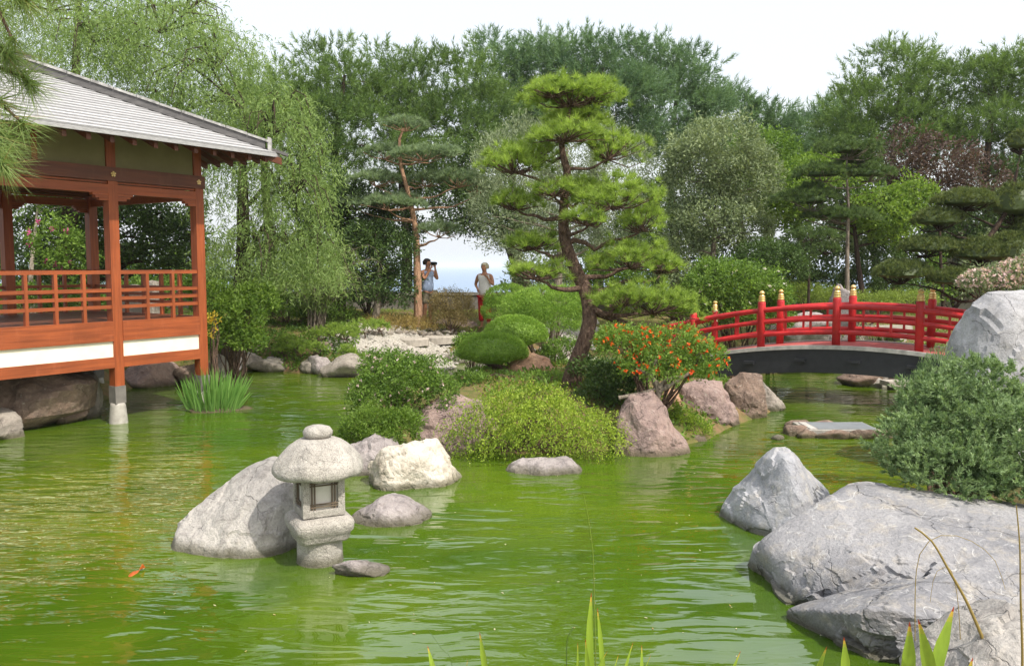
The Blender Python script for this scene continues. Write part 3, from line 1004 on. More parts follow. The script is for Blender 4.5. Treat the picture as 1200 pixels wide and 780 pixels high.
pw = 0.075
for (x, y) in [(0, 0), (XC, 0), (-2.2, 0), (XL, 0), (XC, DEP), (0, DEP), (-2.2, DEP), (XL, DEP)]:
    po = part(MB().span(x - pw, x + pw, y - pw, y + pw, 0.56, 3.78), 'post', 'timber_v')
    ft = MB().span(x - 0.085, x + 0.085, y - 0.085, y + 0.085, 0.30, 0.562)
    part(ft, 'footing', 'concrete_dark', po)
    part(MB().lathe([(0.155, -0.7), (0.135, 0.0), (0.11, 0.26), (0.10, 0.305), (0.0, 0.305)], 20, (x, y, 0)), 'concrete_base', 'concrete', po, True)
for y, sgn in ((0, 1), (DEP, -1)):      # the two long sides
    for x0, x1, nb in ((XL, -2.2, 4), (-2.2, 0, 4), (0, XC, 3)):
        a, b = x0 + pw, x1 - pw
        f = y - 0.03 * sgn
        part(MB().span(a, b, f - .05, f + .05, 0.84, 1.0), 'sill_beam', 'timber')
        part(MB().span(a, b, f - .02, f + .02, 1.0, 1.235), 'white_panel', 'cream')
        part(MB().span(a, b, f - .055, f + .055, 1.235, 1.53), 'floor_beam', 'timber')
        for z, h in ((2.25, 0.055), (1.985, 0.05), (1.865, 0.05), (1.74, 0.05)):
            part(MB().span(a, b, f - 0.025, f + 0.025, z - h / 2, z + h / 2), 'rail', 'timber')
        for k in range(1, nb + (1 if x0 < 0 else 0)):
            nbk = nb + (1 if x0 < 0 else 0)
            xx = a + (b - a) * k / nbk
            part(MB().span(xx - .024, xx + .024, f - .029, f + .029, 1.53, 2.222), 'baluster', 'timber_v')
        # lintels with stepped brackets
        br = MB().span(a, b, f - .045, f + .045, 3.40, 3.53)
        for s_, e in ((1, a), (-1, b)):
            for w_, z0, z1 in ((0.24, 3.365, 3.398), (0.20, 3.33, 3.363), (0.14, 3.295, 3.328)):
                br.span(min(e, e + s_ * w_), max(e, e + s_ * w_), f - .042, f + .042, z0, z1)
        part(br, 'lintel', 'timber')
        part(MB().span(a, b, f - .02, f + .02, 3.545, 3.575), 'lintel_strip', 'timber')
        for xa, xb in ((x0 + .075, (x0 + x1) / 2 - .04), ((x0 + x1) / 2 + .04, x1 - .075)) if x0 < -0.1 else ((x0 + .075, x1 - .075),):
            part(MB().span(xa, xb, y - .02, y + .02, 3.782, 4.30), 'plaster_panel', 'olive')
        if x0 < -0.1:
            part(MB().span((x0 + x1) / 2 - .04, (x0 + x1) / 2 + .04, y - .035, y + .035, 3.782, 4.3), 'stud', 'timber_v')
    for x in (XL, -2.2, 0, XC):
        part(MB().span(x - .072, x + .072, y - .045, y + .045, 3.782, 4.3), 'stud', 'timber_v')
    part(MB().span(XL - .3, XC + .10, y - .09, y + .09, 3.58, 3.78), 'wall_plate', 'dark_timber')
for x in (XL, XC):                      # the two short sides
    f = x
    part(MB().span(f - .05, f + .05, pw, DEP - pw, 0.84, 1.0), 'sill_beam', 'timber')
    part(MB().span(f - .02, f + .02, pw, DEP - pw, 1.0, 1.235), 'white_panel', 'cream')
    part(MB().span(f - .055, f + .055, pw, DEP - pw, 1.235, 1.53), 'floor_beam', 'timber')
    for z, h in ((2.25, 0.055), (1.985, 0.05), (1.865, 0.05), (1.74, 0.05)):
        part(MB().span(f - .025, f + .025, pw, DEP - pw, z - h / 2, z + h / 2), 'rail', 'timber')
    for k in range(1, 6):
        yy = DEP * k / 6
        part(MB().span(f - .029, f + .029, yy - .024, yy + .024, 1.53, 2.222), 'baluster', 'timber_v')
    part(MB().span(f - .045, f + .045, pw, DEP - pw, 3.40, 3.53), 'lintel', 'timber')
    part(MB().span(f - .088, f + .088, 0.091, DEP - 0.091, 3.582, 3.778), 'wall_plate', 'dark_timber')
    part(MB().span(f - .02, f + .02, pw, DEP - pw, 3.782, 4.3), 'plaster_panel', 'olive')
fl = MB()
for k in range(20):                     # floor boards
    y0 = 0.06 + k * 0.144
    part(MB().span(XL + .08, XC - .08, y0, y0 + 0.138, 1.46, 1.525), 'floor_board', 'dark_timber')
part(MB().span(XL, XC, 0.03, DEP - .03, 3.62, 3.66), 'ceiling', 'dark_timber')
for x in (-0.9, -2.9):                  # low bench inside
    part(MB().span(x - 0.6, x + 0.6, 2.3, 2.7, 1.83, 1.88), 'bench', 'timber')
# little metal flower bosses on the beam
for x in (0.0, XC - .02):
    bs = MB()
    for k in range(5):
        a = k * 2 * math.pi / 5 + math.pi / 2
        bs.box((x + 0.028 * math.cos(a), -0.098, 3.68 + 0.028 * math.sin(a)), (0.022, 0.012, 0.022), Matrix.Rotation(-a, 3, 'Y'))
    bs.box((x, -0.1, 3.68), (0.02, 0.014, 0.02))
    part(bs, 'metal_boss', 'gold')
# roof
E0x, E1x, E0y, E1y = XL - 1.0, XC + 0.93, -0.93, 4.47
ZE, SL, RUN = 4.17, 0.455, 2.70
sh = MB()
NC = 20
for k in range(NC):
    t0, t1 = RUN * k / NC, RUN * (k + 1) / NC

    def rect(tt, z):
        return [(E0x + tt, E0y + tt, z), (E1x - tt, E0y + tt, z), (E1x - tt, E1y - tt, z), (E0x + tt, E1y - tt, z)]
    z0, z1 = ZE + SL * t0, ZE + SL * t1
    V = rect(t0, z0 + 0.0) + rect(t0, z0 + 0.024) + rect(t1 + 0.001, z1 + 0.004)
    q = []
    for i in range(4):
        j = (i + 1) % 4
        q += [(i, j, 4 + j, 4 + i), (4 + i, 4 + j, 8 + j, 8 + i)]
    sh.add(V, q, [x_ for i in range(4) for x_ in (0.26, 0.56 + 0.26 * rng.random())])  # risers tinted darker as a painted shadow line under each course; tops vary
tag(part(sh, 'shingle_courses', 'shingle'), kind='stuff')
und = MB()
sof = [(E0x + .02, E0y + .02, ZE - .045), (E1x - .02, E0y + .02, ZE - .045), (E1x - .02, E1y - .02, ZE - .045), (E0x + .02, E1y - .02, ZE - .045),
       (E0x + RUN, E0y + RUN, ZE + SL * RUN - .06), (E1x - RUN, E0y + RUN, ZE + SL * RUN - .06)]
und.add(sof, [(0, 1, 5, 4), (2, 3, 4, 5)])
und.add(sof, [(1, 2, 5), (3, 0, 4)])
part(und, 'soffit', 'dark_timber')
fas = MB()
for (x0, x1, y0, y1) in ((E0x, E1x, E0y - .0, E0y + .03), (E0x, E1x, E1y - .03, E1y), (E0x, E0x + .03, E0y + .03, E1y - .03), (E1x - .03, E1x, E0y + .03, E1y - .03)):
    part(MB().span(x0, x1, y0, y1, ZE - .055, ZE - .002), 'eave_board', 'shingle')


def rafter(x, y, dx, dy, ln):
    a = np.array([x, y, ZE - 0.10])
    b = a + np.array([dx, dy, SL]) * ln
    P = np.array([a, b])
    m = MB()
    n = nrm(np.array([-dy, dx, 0])) * 0.032
    h = np.array([0, 0, 0.045])
    V = [a - n - h, a + n - h, a + n + h, a - n + h, b - n - h, b + n - h, b + n + h, b - n + h]
    m.add(V, [(0, 1, 2, 3), (7, 6, 5, 4), (0, 4, 5, 1), (1, 5, 6, 2), (2, 6, 7, 3), (3, 7, 4, 0)])
    return part(m, 'rafter', 'dark_timber')


x = E0x + 0.25
while x < E1x - 0.2:
    rafter(x, E0y + 0.10, 0, 1, min(0.92, max(0.12, E1x - x - 0.2)))
    x += 0.335
y = E0y + 0.4
while y < E1y - 0.2:
    rafter(E1x - 0.10, y, -1, 0, min(0.92, y - E0y - 0.2, E1y - y - 0.1))
    y += 0.335
# hip boards with bleached cap boards
for (cx, cy, dx, dy) in ((E1x, E0y, -1, 1), (E1x, E1y, -1, -1), (E0x, E0y, 1, 1), (E0x, E1y, 1, -1)):
    d = np.array([dx, dy, SL])
    side = nrm(np.array([-dy, dx, 0]))

    def slab(t0, t1, w, zlo, zhi):
        a, b = np.array([cx, cy, ZE]) + d * t0, np.array([cx, cy, ZE]) + d * t1
        V = []
        for q in (a, b):
            for s_, z_ in ((-w, zlo), (w, zlo), (w, zhi), (-w, zhi)):
                V.append(q + side * s_ + np.array([0, 0, z_]))
        return MB().add(V, [(0, 1, 2, 3), (7, 6, 5, 4), (0, 4, 5, 1), (1, 5, 6, 2), (2, 6, 7, 3), (3, 7, 4, 0)])
    part(slab(0.16, RUN, 0.085, 0.0, 0.115), 'hip_board', 'ridge_dark')
    n = 11
    for k in range(n):
        t0, t1 = 0.12 + (RUN - 0.12) * k / n, 0.12 + (RUN - 0.12) * (k + 1) / n
        part(slab(t0, t1 - 0.012, 0.11, 0.118, 0.155 + 0.006 * (k % 2)), 'cap_board', 'ridge_light')
    part(slab(0.09, 0.13, 0.10, -0.01, 0.20), 'hip_end', 'ridge_light')
    part(slab(-0.09, 0.08, 0.06, 0.0, 0.05), 'corner_cap', 'ridge_dark')
    part(slab(-0.02, 0.55, 0.05, -0.17, -0.06), 'hip_rafter', 'dark_timber')
part(MB().span(E0x + RUN - .1, E1x - RUN + .1, E0y + RUN - .12, E0y + RUN + .12, ZE + SL * RUN - .02, ZE + SL * RUN + .2), 'ridge_board', 'ridge_dark')

# a stone post seen through the railing
for i, (u, Yp, lab) in enumerate(((160, 17.2, 'square grey stone post behind the pavilion railing'), (181, 17.6, 'rough pale stone post standing beside the square one'))):
    b = on_ground(u, Yp)
    m = MB().lathe([(0.21, -0.2), (0.2, 0.5), (0.19, 1.05), (0.15, 1.12), (0.0, 1.14)], 16, sq=8)
    o = m.build('stone_post', MAT['shore'], None, False, noise=0.03)
    o.location = tuple(b)
    o.scale = (1.2 - 0.4 * i, 1, 1.35)
    tag(o, lab, 'post')

# ------------------------------------------------------------------ bridge
BR = empty('arched_bridge', (A(979.5, 404, 14.5)[0], 14.5, 0), math.atan2(-0.57, 0.8), 'red lacquered arched footbridge with gold capped posts and black beam', 'bridge')


def arch(s):
    return 0.99 - 0.04 * ((s - 0.35) ** 2 - 0.1225)


BW = 1.05
S0, S1 = -3.35, 3.6
ss = np.linspace(S0, S1, 28)


def ribbon(y0, y1, top, bot, a=S0, b=S1, n=28):
    q = np.linspace(a, b, n)
    V, Fq = [], []
    for i, x_ in enumerate(q):
        z = arch(x_)
        V += [(x_, y0, z + bot), (x_, y1, z + bot), (x_, y1, z + top), (x_, y0, z + top)]
        if i:
            k, j = 4 * i, 4 * (i - 1)
            Fq += [(j, k, k + 1, j + 1), (j + 1, k + 1, k + 2, j + 2), (j + 2, k + 2, k + 3, j + 3), (j + 3, k + 3, k, j)]
    e = len(q) * 4
    Fq += [(0, 1, 2, 3), (e - 1, e - 2, e - 3, e - 4)]
    return MB().add(V, Fq)


npl = 36                                # deck planks
for k in range(npl):
    a = S0 + (S1 - S0) * k / npl
    part(ribbon(-0.10, BW + 0.10, -0.012, -0.05, a + 0.004, a + (S1 - S0) / npl - 0.004, 2), 'deck_plank', 'deck_red', BR)
for y0, y1 in ((-0.17, -0.102), (BW + 0.102, BW + 0.17)):
    part(ribbon(y0, y1, 0.012, -0.055), 'edge_strip', 'edge_grey', BR)
for y0, y1 in ((-0.14, -0.02), (BW + 0.02, BW + 0.14)):
    part(ribbon(y0, y1, -0.057, -0.46), 'side_beam', 'black', BR)
for x_ in (-2.3, -1.45, -0.55, 0.35, 1.25, 2.1):
    z = arch(x_)
    part(MB().span(x_ - .09, x_ + .09, -0.2, -0.142, z - 0.27, z - 0.22), 'beam_bracket', 'black', BR)
for y_ in (0.0, BW):
    for x_ in (-2.6, -1.3, 0.0, 1.3, 2.6):
        z = arch(x_)
        po = part(MB().lathe([(0.0, z - 0.04), (0.068, z - 0.04), (0.068, z + 0.80), (0.06, z + 0.815), (0, z + 0.815)], 20, (x_, y_, 0)), 'post', 'red', BR, False)
        for pl in po.data.polygons:
            pl.use_smooth = abs(pl.normal.z) < 0.5
        zt = z + 0.815
        pr = [(0.0, 0), (0.058, 0.0), (0.06, 0.03), (0.05, 0.035), (0.058, 0.042), (0.058, 0.07), (0.048, 0.077), (0.056, 0.084), (0.05, 0.112), (0.03, 0.122),
              (0.032, 0.13), (0.048, 0.15), (0.046, 0.17), (0.03, 0.19), (0.008, 0.202), (0, 0.205)]
        part(MB().lathe([(r, zt + h) for r, h in pr], 18, (x_, y_, 0)), 'finial', 'gold', po, True)
    for zr, rr in ((0.66, 0.047), (0.45, 0.04), (0.225, 0.042)):
        part(MB().tube([(x_, y_, arch(x_) + zr) for x_ in ss], rr, 10), 'rail', 'red', BR, True)
    for j in range(-2, 2):
        for fq in (1 / 3., 2 / 3.):
            x_ = 1.3 * (j + fq)
            z = arch(x_)
            part(MB().span(x_ - .018, x_ + .018, y_ - .018, y_ + .018, z + 0.225, z + 0.66), 'strut', 'red', BR)

# ------------------------------------------------------------------ stone lantern
LB = W(375, 656)
LAN = empty('stone_lantern', (LB[0], LB[1], 0), math.radians(27), 'squat granite lantern with domed cap standing in the pond', 'lantern')
m = MB().lathe([(0.19, -0.5), (0.185, 0.0), (0.18, 0.05), (0.176, 0.18), (0.19, 0.21)], 40)
m.build('pedestal', MAT['granite'], LAN, True, noise=0.006)
pl_prof = [(0.0, 0.19), (0.19, 0.195), (0.205, 0.215), (0.214, 0.262), (0.236, 0.285), (0.242, 0.34), (0.234, 0.362), (0.195, 0.388), (0.0, 0.40)]
MB().lathe(pl_prof, 72, sq=7).build('platform', MAT['granite'], LAN, True, noise=0.008)
# firebox: four corner pillars, head and foot, a window in each face
fb = MB()
fw = 0.168
for sx in (-1, 1):
    for sy in (-1, 1):
        fb.box((sx * (fw - 0.03), sy * (fw - 0.03), 0.55), (0.058, 0.058, 0.31))
fb.box((0, 0, 0.425), (2 * fw, 2 * fw, 0.058))
fb.box((0, 0, 0.70), (2 * fw - .004, 2 * fw - .004, 0.04))
fo = fb.build('firebox', MAT['granite'], LAN)
bv = fo.modifiers.new('soft_edges', 'BEVEL')
bv.width = 0.008
bv.segments = 2
for k in range(4):
    R = np.array(Matrix.Rotation(k * math.pi / 2, 3, 'Z'))
    wi = MB().box(R @ np.array([0, -fw + 0.035, 0.567]), (0.225, 0.008, 0.23), R).build('window', MAT['paper'], LAN)
    for xo in (-0.09, -0.068, 0.068, 0.09):
        MB().box(R @ np.array([xo, -fw + 0.02, 0.567]), (0.009, 0.012, 0.228), R).build('lattice_bar', MAT['lattice'], wi)
    for zo in (0.478, 0.498, 0.645, 0.665):
        MB().box(R @ np.array([0, -fw + 0.014, zo]), (0.225, 0.012, 0.009), R).build('lattice_bar', MAT['lattice'], wi)
# cap: six soft ribs
cap_prof = [(0.0, 0.715), (0.2, 0.715), (0.29, 0.70), (0.335, 0.705), (0.352, 0.73), (0.352, 0.76), (0.335, 0.81), (0.29, 0.87), (0.235, 0.93), (0.18, 0.97), (0.13, 0.99), (0.0, 1.0)]
a = np.arange(72) * 2 * math.pi / 72
rib = 1 + 0.035 * np.abs(np.cos(3 * a)) ** 6 - 0.012
V = np.concatenate([np.stack([r * rib * np.cos(a), r * rib * np.sin(a), z + 0.02 * (r / 0.37) ** 3 * np.abs(np.cos(3 * a)) ** 6], 1) for r, z in [(max(r, 1e-3), z) for r, z in cap_prof]])
q = [(i * 72 + j, i * 72 + (j + 1) % 72, (i + 1) * 72 + (j + 1) % 72, (i + 1) * 72 + j) for i in range(len(cap_prof) - 1) for j in range(72)]
MB().add(V, q).build('cap', MAT['granite'], LAN, True, noise=0.008)
MB().lathe([(0.0, 0.985), (0.085, 0.99), (0.112, 1.015), (0.116, 1.045), (0.095, 1.075), (0.05, 1.09), (0.0, 1.093)], 32).build('finial', MAT['granite'], LAN, True, noise=0.006)

# ------------------------------------------------------------------ sunken lamp box in the pond
LP = W(985, 513)
LX = empty('lamp_box', (LP[0], LP[1] + 0.35, 0), 0, 'flat rectangular metal cover framed by stones in the pond', 'cover')
MB().box((0.06, 0.0, 0.03), (1.0, 0.62, 0.14)).build('box', MAT['concrete'], LX)
MB().box((0.13, 0.0, 0.105), (0.80, 0.50, 0.012)).build('lid', MAT['steel'], LX)
MB().box((-0.33, 0.0, 0.105), (0.10, 0.50, 0.014)).build('lid_edge', MAT['edge_grey'], LX)
for i, (x_, y_, sx_, sy_) in enumerate([(-0.55, -0.05, 0.17, 0.22), (-0.45, -0.33, 0.15, 0.08), (-0.12, -0.37, 0.25, 0.09), (0.3, -0.37, 0.27, 0.08), (0.65, -0.3, 0.2, 0.12), (-0.4, 0.36, 0.2, 0.09), (0.1, 0.4, 0.3, 0.08)]):
    rock('edging_stone', 'flat brown stone bordering the metal cover in the pond', (LP[0] + x_, LP[1] + 0.35 + y_, 0.03), (sx_, sy_, 0.09), 'brown', 220 + i, 4, 0.08, group='stones round the metal cover')

# ------------------------------------------------------------------ leaf materials
MAT['n_bright'] = leaf_mat('bright_pine_needles', (90, 120, 46), (178, 204, 96), 0.3)
MAT['n_back'] = leaf_mat('stone_pine_needles', (60, 90, 46), (128, 156, 82), 0.25)
MAT['n_back2'] = leaf_mat('bluish_pine_needles', (68, 100, 72), (130, 160, 112), 0.25)
MAT['n_blue'] = leaf_mat('blue_green_needles', (86, 110, 82), (156, 176, 132), 0.25)
MAT['n_dark'] = leaf_mat('dark_topiary_needles', (50, 76, 42), (116, 140, 78), 0.2)
MAT['n_juniper'] = leaf_mat('juniper_sprays', (46, 68, 38), (130, 142, 80), 0.2)
MAT['l_willow'] = leaf_mat('weeping_leaves', (84, 114, 56), (164, 188, 116), 0.38)
MAT['l_olive'] = leaf_mat('olive_leaves', (100, 116, 88), (168, 180, 146), 0.25)
MAT['l_greygreen'] = leaf_mat('grey_green_leaves', (90, 108, 78), (158, 172, 128), 0.25)
MAT['l_green'] = leaf_mat('green_leaves', (64, 96, 34), (134, 166, 70), 0.3)
MAT['l_bright'] = leaf_mat('fresh_green_leaves', (84, 116, 40), (148, 176, 78), 0.4)
MAT['l_dark'] = leaf_mat('dark_glossy_leaves', (40, 64, 32), (96, 122, 62), 0.2, 0.4)
MAT['l_lime'] = leaf_mat('lime_sprays', (88, 122, 32), (178, 198, 78), 0.35)
MAT['l_red'] = leaf_mat('purple_leaves', (66, 52, 48), (110, 90, 82), 0.25)
MAT['l_brown'] = leaf_mat('bronze_twiggy_leaves', (98, 86, 54), (164, 148, 100), 0.25)
MAT['l_dome'] = leaf_mat('clipped_green', (98, 136, 46), (168, 200, 92), 0.3)
MAT['l_santolina'] = leaf_mat('grey_green_sprigs', (76, 106, 66), (164, 188, 134), 0.2)
MAT['l_grass'] = leaf_mat('grass', (92, 118, 44), (158, 176, 84), 0.3)
MAT['l_dry'] = leaf_mat('dry_grass', (140, 122, 70), (186, 166, 104), 0.3)
MAT['l_iris'] = leaf_mat('iris_blades', (78, 128, 50), (150, 190, 104), 0.35)
MAT['l_bamboo'] = leaf_mat('bamboo_leaves', (96, 126, 60), (176, 200, 124), 0.35)
MAT['f_orange'] = leaf_mat('orange_petals', (220, 62, 24), (242, 128, 44), 0.2)
MAT['f_white'] = leaf_mat('white_petals', (226, 222, 214), (244, 240, 236), 0.2)
MAT['f_pink'] = leaf_mat('pale_pink_petals', (206, 172, 176), (238, 222, 220), 0.2)
MAT['f_magenta'] = leaf_mat('magenta_petals', (170, 60, 120), (206, 96, 150), 0.2)
MAT['f_red'] = leaf_mat('red_petals', (196, 36, 30), (224, 66, 44), 0.2)
MAT['l_yellow'] = leaf_mat('yellow_leaves', (196, 164, 40), (228, 204, 84), 0.35)


def crown(mb, root, mat, name='crown'):
    return mb.build(name, MAT[mat], root, False, origin=tuple(root.location))


def wood(mb, root, mat, name='trunk'):
    return mb.build(name, MAT[mat], root, True, origin=tuple(root.location))


def flowers(root, pts, out, size, mat, n=5, name='blossoms'):
    mb = MB()
    m = len(pts)
    k = np.repeat(np.arange(m), n)
    D = nrm(out[k] * 0.6 + rdir(len(k)))
    leaf_quads(mb, pts[k], D, size * rng.uniform(0.7, 1.2, len(k)), size * 0.8, rng.random(len(k)))
    return tag(crown(mb, root, mat, name), kind='stuff')


# ------------------------------------------------------------------ the island pine
Yp = 12.5
b0 = A(668, 452, Yp)
b0[2] = gz(b0[0], b0[1])[0] - 0.05
PINE = plant('black_pine', 'leaning cloud-pruned black pine with layered bright needles on the island', 'pine tree', b0)
tp = [A(668, 458, Yp), A(673, 432, Yp - .05), A(683, 405, Yp - .1), A(691, 377, Yp - .12), A(688, 345, Yp), A(676, 319, Yp + .1), A(664, 289, Yp + .12),
      A(660, 262, Yp + .05), A(662, 226, Yp), A(665, 202, Yp - .05), A(658, 172, Yp), A(666, 138, Yp + .05), A(668, 112, Yp)]
PB = [(668, 114, 56, 18, 0.0), (648, 106, 30, 12, -0.25), (695, 112, 30, 13, 0.2), (602, 190, 42, 20, -0.1), (628, 176, 30, 15, 0.4), (712, 174, 38, 21, 0.0), (662, 158, 44, 12, -0.3),
      (605, 236, 30, 15, 0.1), (716, 230, 54, 23, -0.2), (686, 222, 34, 14, 0.4), (752, 260, 32, 18, 0.0), (690, 256, 26, 12, -0.5), (650, 222, 26, 12, -0.35), (676, 140, 40, 12, 0.35),
      (625, 284, 34, 13, 0.2), (738, 302, 48, 20, 0.0), (776, 312, 24, 13, 0.3), (626, 319, 34, 13, -0.2),
      (764, 354, 50, 22, -0.05), (728, 350, 34, 15, -0.4), (792, 366, 26, 13, 0.25)]
bl = [blob(u, v_, ru, rv, Yp, dy) for u, v_, ru, rv, dy in PB]
tw, nb = MB(), MB()
T = smooth_path(tp, 26)
rad = np.interp(np.linspace(0, 1, 26), [0, 0.1, 0.35, 0.6, 0.8, 1], [0.155, 0.125, 0.105, 0.075, 0.05, 0.02]) * (1 + 0.13 * fbm(T * 5, 3))
tw.tube(T, rad, 12)
for (c, r) in bl:
    tip = c + np.array([0, 0, -0.6 * r[2]])
    hd = np.linalg.norm(T[:, :2] - tip[:2], axis=1)
    i = int(np.argmin(np.abs(T[:, 2] - (tip[2] - 0.05 - 0.08 * hd)) + 0.3 * (np.arange(26) < 7)))
    tw.tube(smooth_path(limb(T[i], tip, 6, 0.10, 0.07), 9), np.linspace(rad[i] * 0.5, 0.012, 9), 7)
bl = [(c, r * np.array([1.06, 1.06, 1.12])) for c, r in bl]
pads(nb, tw, bl, 2500, nn=40, ln=0.12, w=0.0075, twigs=34, tr=0.006, under=0.5, tmean=0.55, spread=1.0, rag=0.45, zn=0.5)
wood(tw, PINE, 'bark')
crown(nb, PINE, 'n_bright')


# ------------------------------------------------------------------ generic trees
def pine_back(label, u, v0, v1, ru, Y, bl_px, count, mat='n_back', trunk=True, r0=0.22, tmean=0.5):
    base = on_ground(u, Y, -0.1)
    root = plant('stone_pine', label, 'pine tree', base)
    bl = [blob(a, b, c, d, Y, e) for a, b, c, d, e in bl_px]
    tw, nb = MB(), MB()
    top = A(u + 6, v0 + 40, Y)
    mid = A(u - 5, (v0 + v1) / 2 + 30, Y)
    woody(tw, [base, mid * 0.5 + base * 0.5 + np.array([0.1, 0, 0]), mid, top], r0, 0.05, [c for c, r in bl], 0.4, 9, 0.3, -0.03)
    brushes(nb, bl, int(count * 1.7), nn=22, ls=0.36 * Y / 29, ln=0.19 * Y / 29, w=0.024 * Y / 29, tmean=tmean)
    wood(tw, root, 'bark_dark')
    crown(nb, root, mat)
    return root


pine_back('dark spreading pine rising behind the weeping tree', 398, 48, 260, 70, 26, [(395, 110, 48, 55, 0), (440, 95, 42, 45, 1), (370, 150, 36, 60, -1), (430, 170, 55, 50, 0), (390, 215, 40, 35, .5), (460, 130, 40, 50, 1.5)], 1700)
pine_back('dense pine standing behind the orange-barked pine', 476, 55, 280, 70, 28, [(500, 110, 45, 50, 0), (545, 115, 45, 60, 0), (520, 175, 60, 50, -.5), (575, 150, 40, 60, 1), (500, 220, 50, 35, 0)], 1500)
pine_back('tall bluish pine above the olive-grey tree', 605, 44, 290, 60, 31, [(590, 85, 38, 38, 0), (630, 90, 42, 42, 0), (600, 150, 60, 50, 0), (650, 140, 40, 45, 1)], 1300, 'n_back2')
pine_back('tall bluish pine directly behind the island pine top', 700, 40, 290, 60, 30, [(680, 82, 42, 36, 0), (725, 85, 44, 40, 0.5), (700, 140, 60, 45, 0), (745, 130, 40, 50, 0)], 1300, 'n_back2')
pine_back('bluish pine whose crown slopes down towards the sky gap', 790, 48, 290, 60, 32, [(770, 90, 38, 40, 0), (805, 95, 34, 42, 0), (790, 160, 55, 50, 0), (830, 150, 30, 40, 0.5)], 1200, 'n_back2')
pine_back('lower bluish pine beside the sky gap above the bridge', 870, 100, 300, 55, 34, [(855, 140, 36, 40, 0), (895, 150, 32, 40, 0), (870, 200, 50, 40, 0), (915, 185, 30, 45, 0.5)], 1000, 'n_back2')
pine_back('low pine under the dip of the skyline', 940, 138, 300, 40, 36, [(935, 170, 32, 38, 0), (965, 160, 30, 38, 0), (950, 215, 45, 30, 0)], 800, 'n_back2')
pine_back('big round pine behind the purple-leaved tree', 1050, 58, 300, 80, 29, [(1045, 100, 46, 44, 0), (1010, 140, 44, 50, 0), (1085, 115, 44, 50, 1), (1050, 165, 65, 45, 0), (1000, 190, 35, 35, 0), (1100, 165, 45, 40, .5)], 1700, tmean=0.6)
pine_back('big spreading pine beyond the cloud-pruned juniper', 1160, 62, 300, 80, 28, [(1140, 105, 40, 42, 0), (1185, 100, 44, 40, 0), (1225, 115, 45, 60, 0), (1165, 160, 60, 45, 0), (1215, 190, 55, 50, 0), (1185, 225, 50, 40, 0.5)], 1700, tmean=0.55)
pine_back('pine peeping over the weeping tree beside the sky', 315, 66, 260, 40, 25, [(320, 115, 34, 36, 0), (295, 150, 40, 50, 0.5), (345, 150, 30, 45, 0)], 700, tmean=0.6)

# tall trees over the pavilion side
def weeping(label, base_u, Y, bl_px, n, len0, len1, tmean=0.5, lean=0.0):
    base = on_ground(base_u, Y, -0.1)
    root = plant('weeping_tree', label, 'tree', base)
    bl = [blob(a, b, c, d, Y, e) for a, b, c, d, e in bl_px]
    tw, nb = MB(), MB()
    top = np.mean([c for c, r in bl], 0)
    woody(tw, [base, base * 0.55 + top * 0.45 + np.array([0.2, 0, 0]), top, top + np.array([0.1, 0, 1.0])], 0.24, 0.06, [c + np.array([0, 0, r[2] * 0.5]) for c, r in bl], 0.45, 9, 0.25, -0.1)
    vol = np.array([np.prod(r) ** (2 / 3.) for _, r in bl])
    for (c, r), w_ in zip(bl, vol / vol.sum()):
        P, d = blob_points(c, r, int(n * w_), 0.5, -0.45, 0.25)
        strands(nb, P + rng.normal(0, 0.12, P.shape), rng.uniform(len0, len1, len(P)), 0.045, 0.115, 0.020, tmean, 0.13, d, 1.15)
    # fine twigs
    for (c, r) in bl:
        P, d = blob_points(c, r, 10, 0.8, 0.0)
        for q_, dd in zip(P, d):
            a0 = c + np.array([0, 0, r[2] * 0.3])
            tw.tube([a0, (a0 + q_) / 2 + np.array([0, 0, 0.25]), q_, q_ + dd * np.array([.2, .2, 0]) - np.array([0, 0, 0.5])], [0.025, 0.018, 0.012, 0.006], 5, cap=False)
    wood(tw, root, 'bark_dark')
    crown(nb, root, 'l_willow')
    return root


weeping('huge light green weeping tree with hanging twigs beside the pavilion roof', 262, 18.2,
        [(190, 60, 90, 70, 0.5), (255, 105, 70, 80, 0), (320, 180, 52, 70, -0.3), (345, 245, 42, 55, -0.5), (280, 215, 60, 70, 0), (300, 300, 60, 50, -0.5), (110, 70, 70, 60, 0.5), (335, 140, 36, 40, 0.3), (215, 150, 90, 60, 0.8), (360, 205, 34, 50, 0), (340, 305, 50, 45, -.4), (372, 300, 30, 40, 0)], 10500, 0.15, 0.55, 0.55)
weeping('tall weeping tree rising straight behind the pavilion', 60, 20.0,
        [(60, 40, 110, 90, 0), (150, 20, 90, 70, 0.5), (-40, 20, 110, 110, 0), (215, 30, 55, 45, 0.5), (60, 160, 100, 70, 0.5)], 4200, 0.2, 0.7, 0.5)


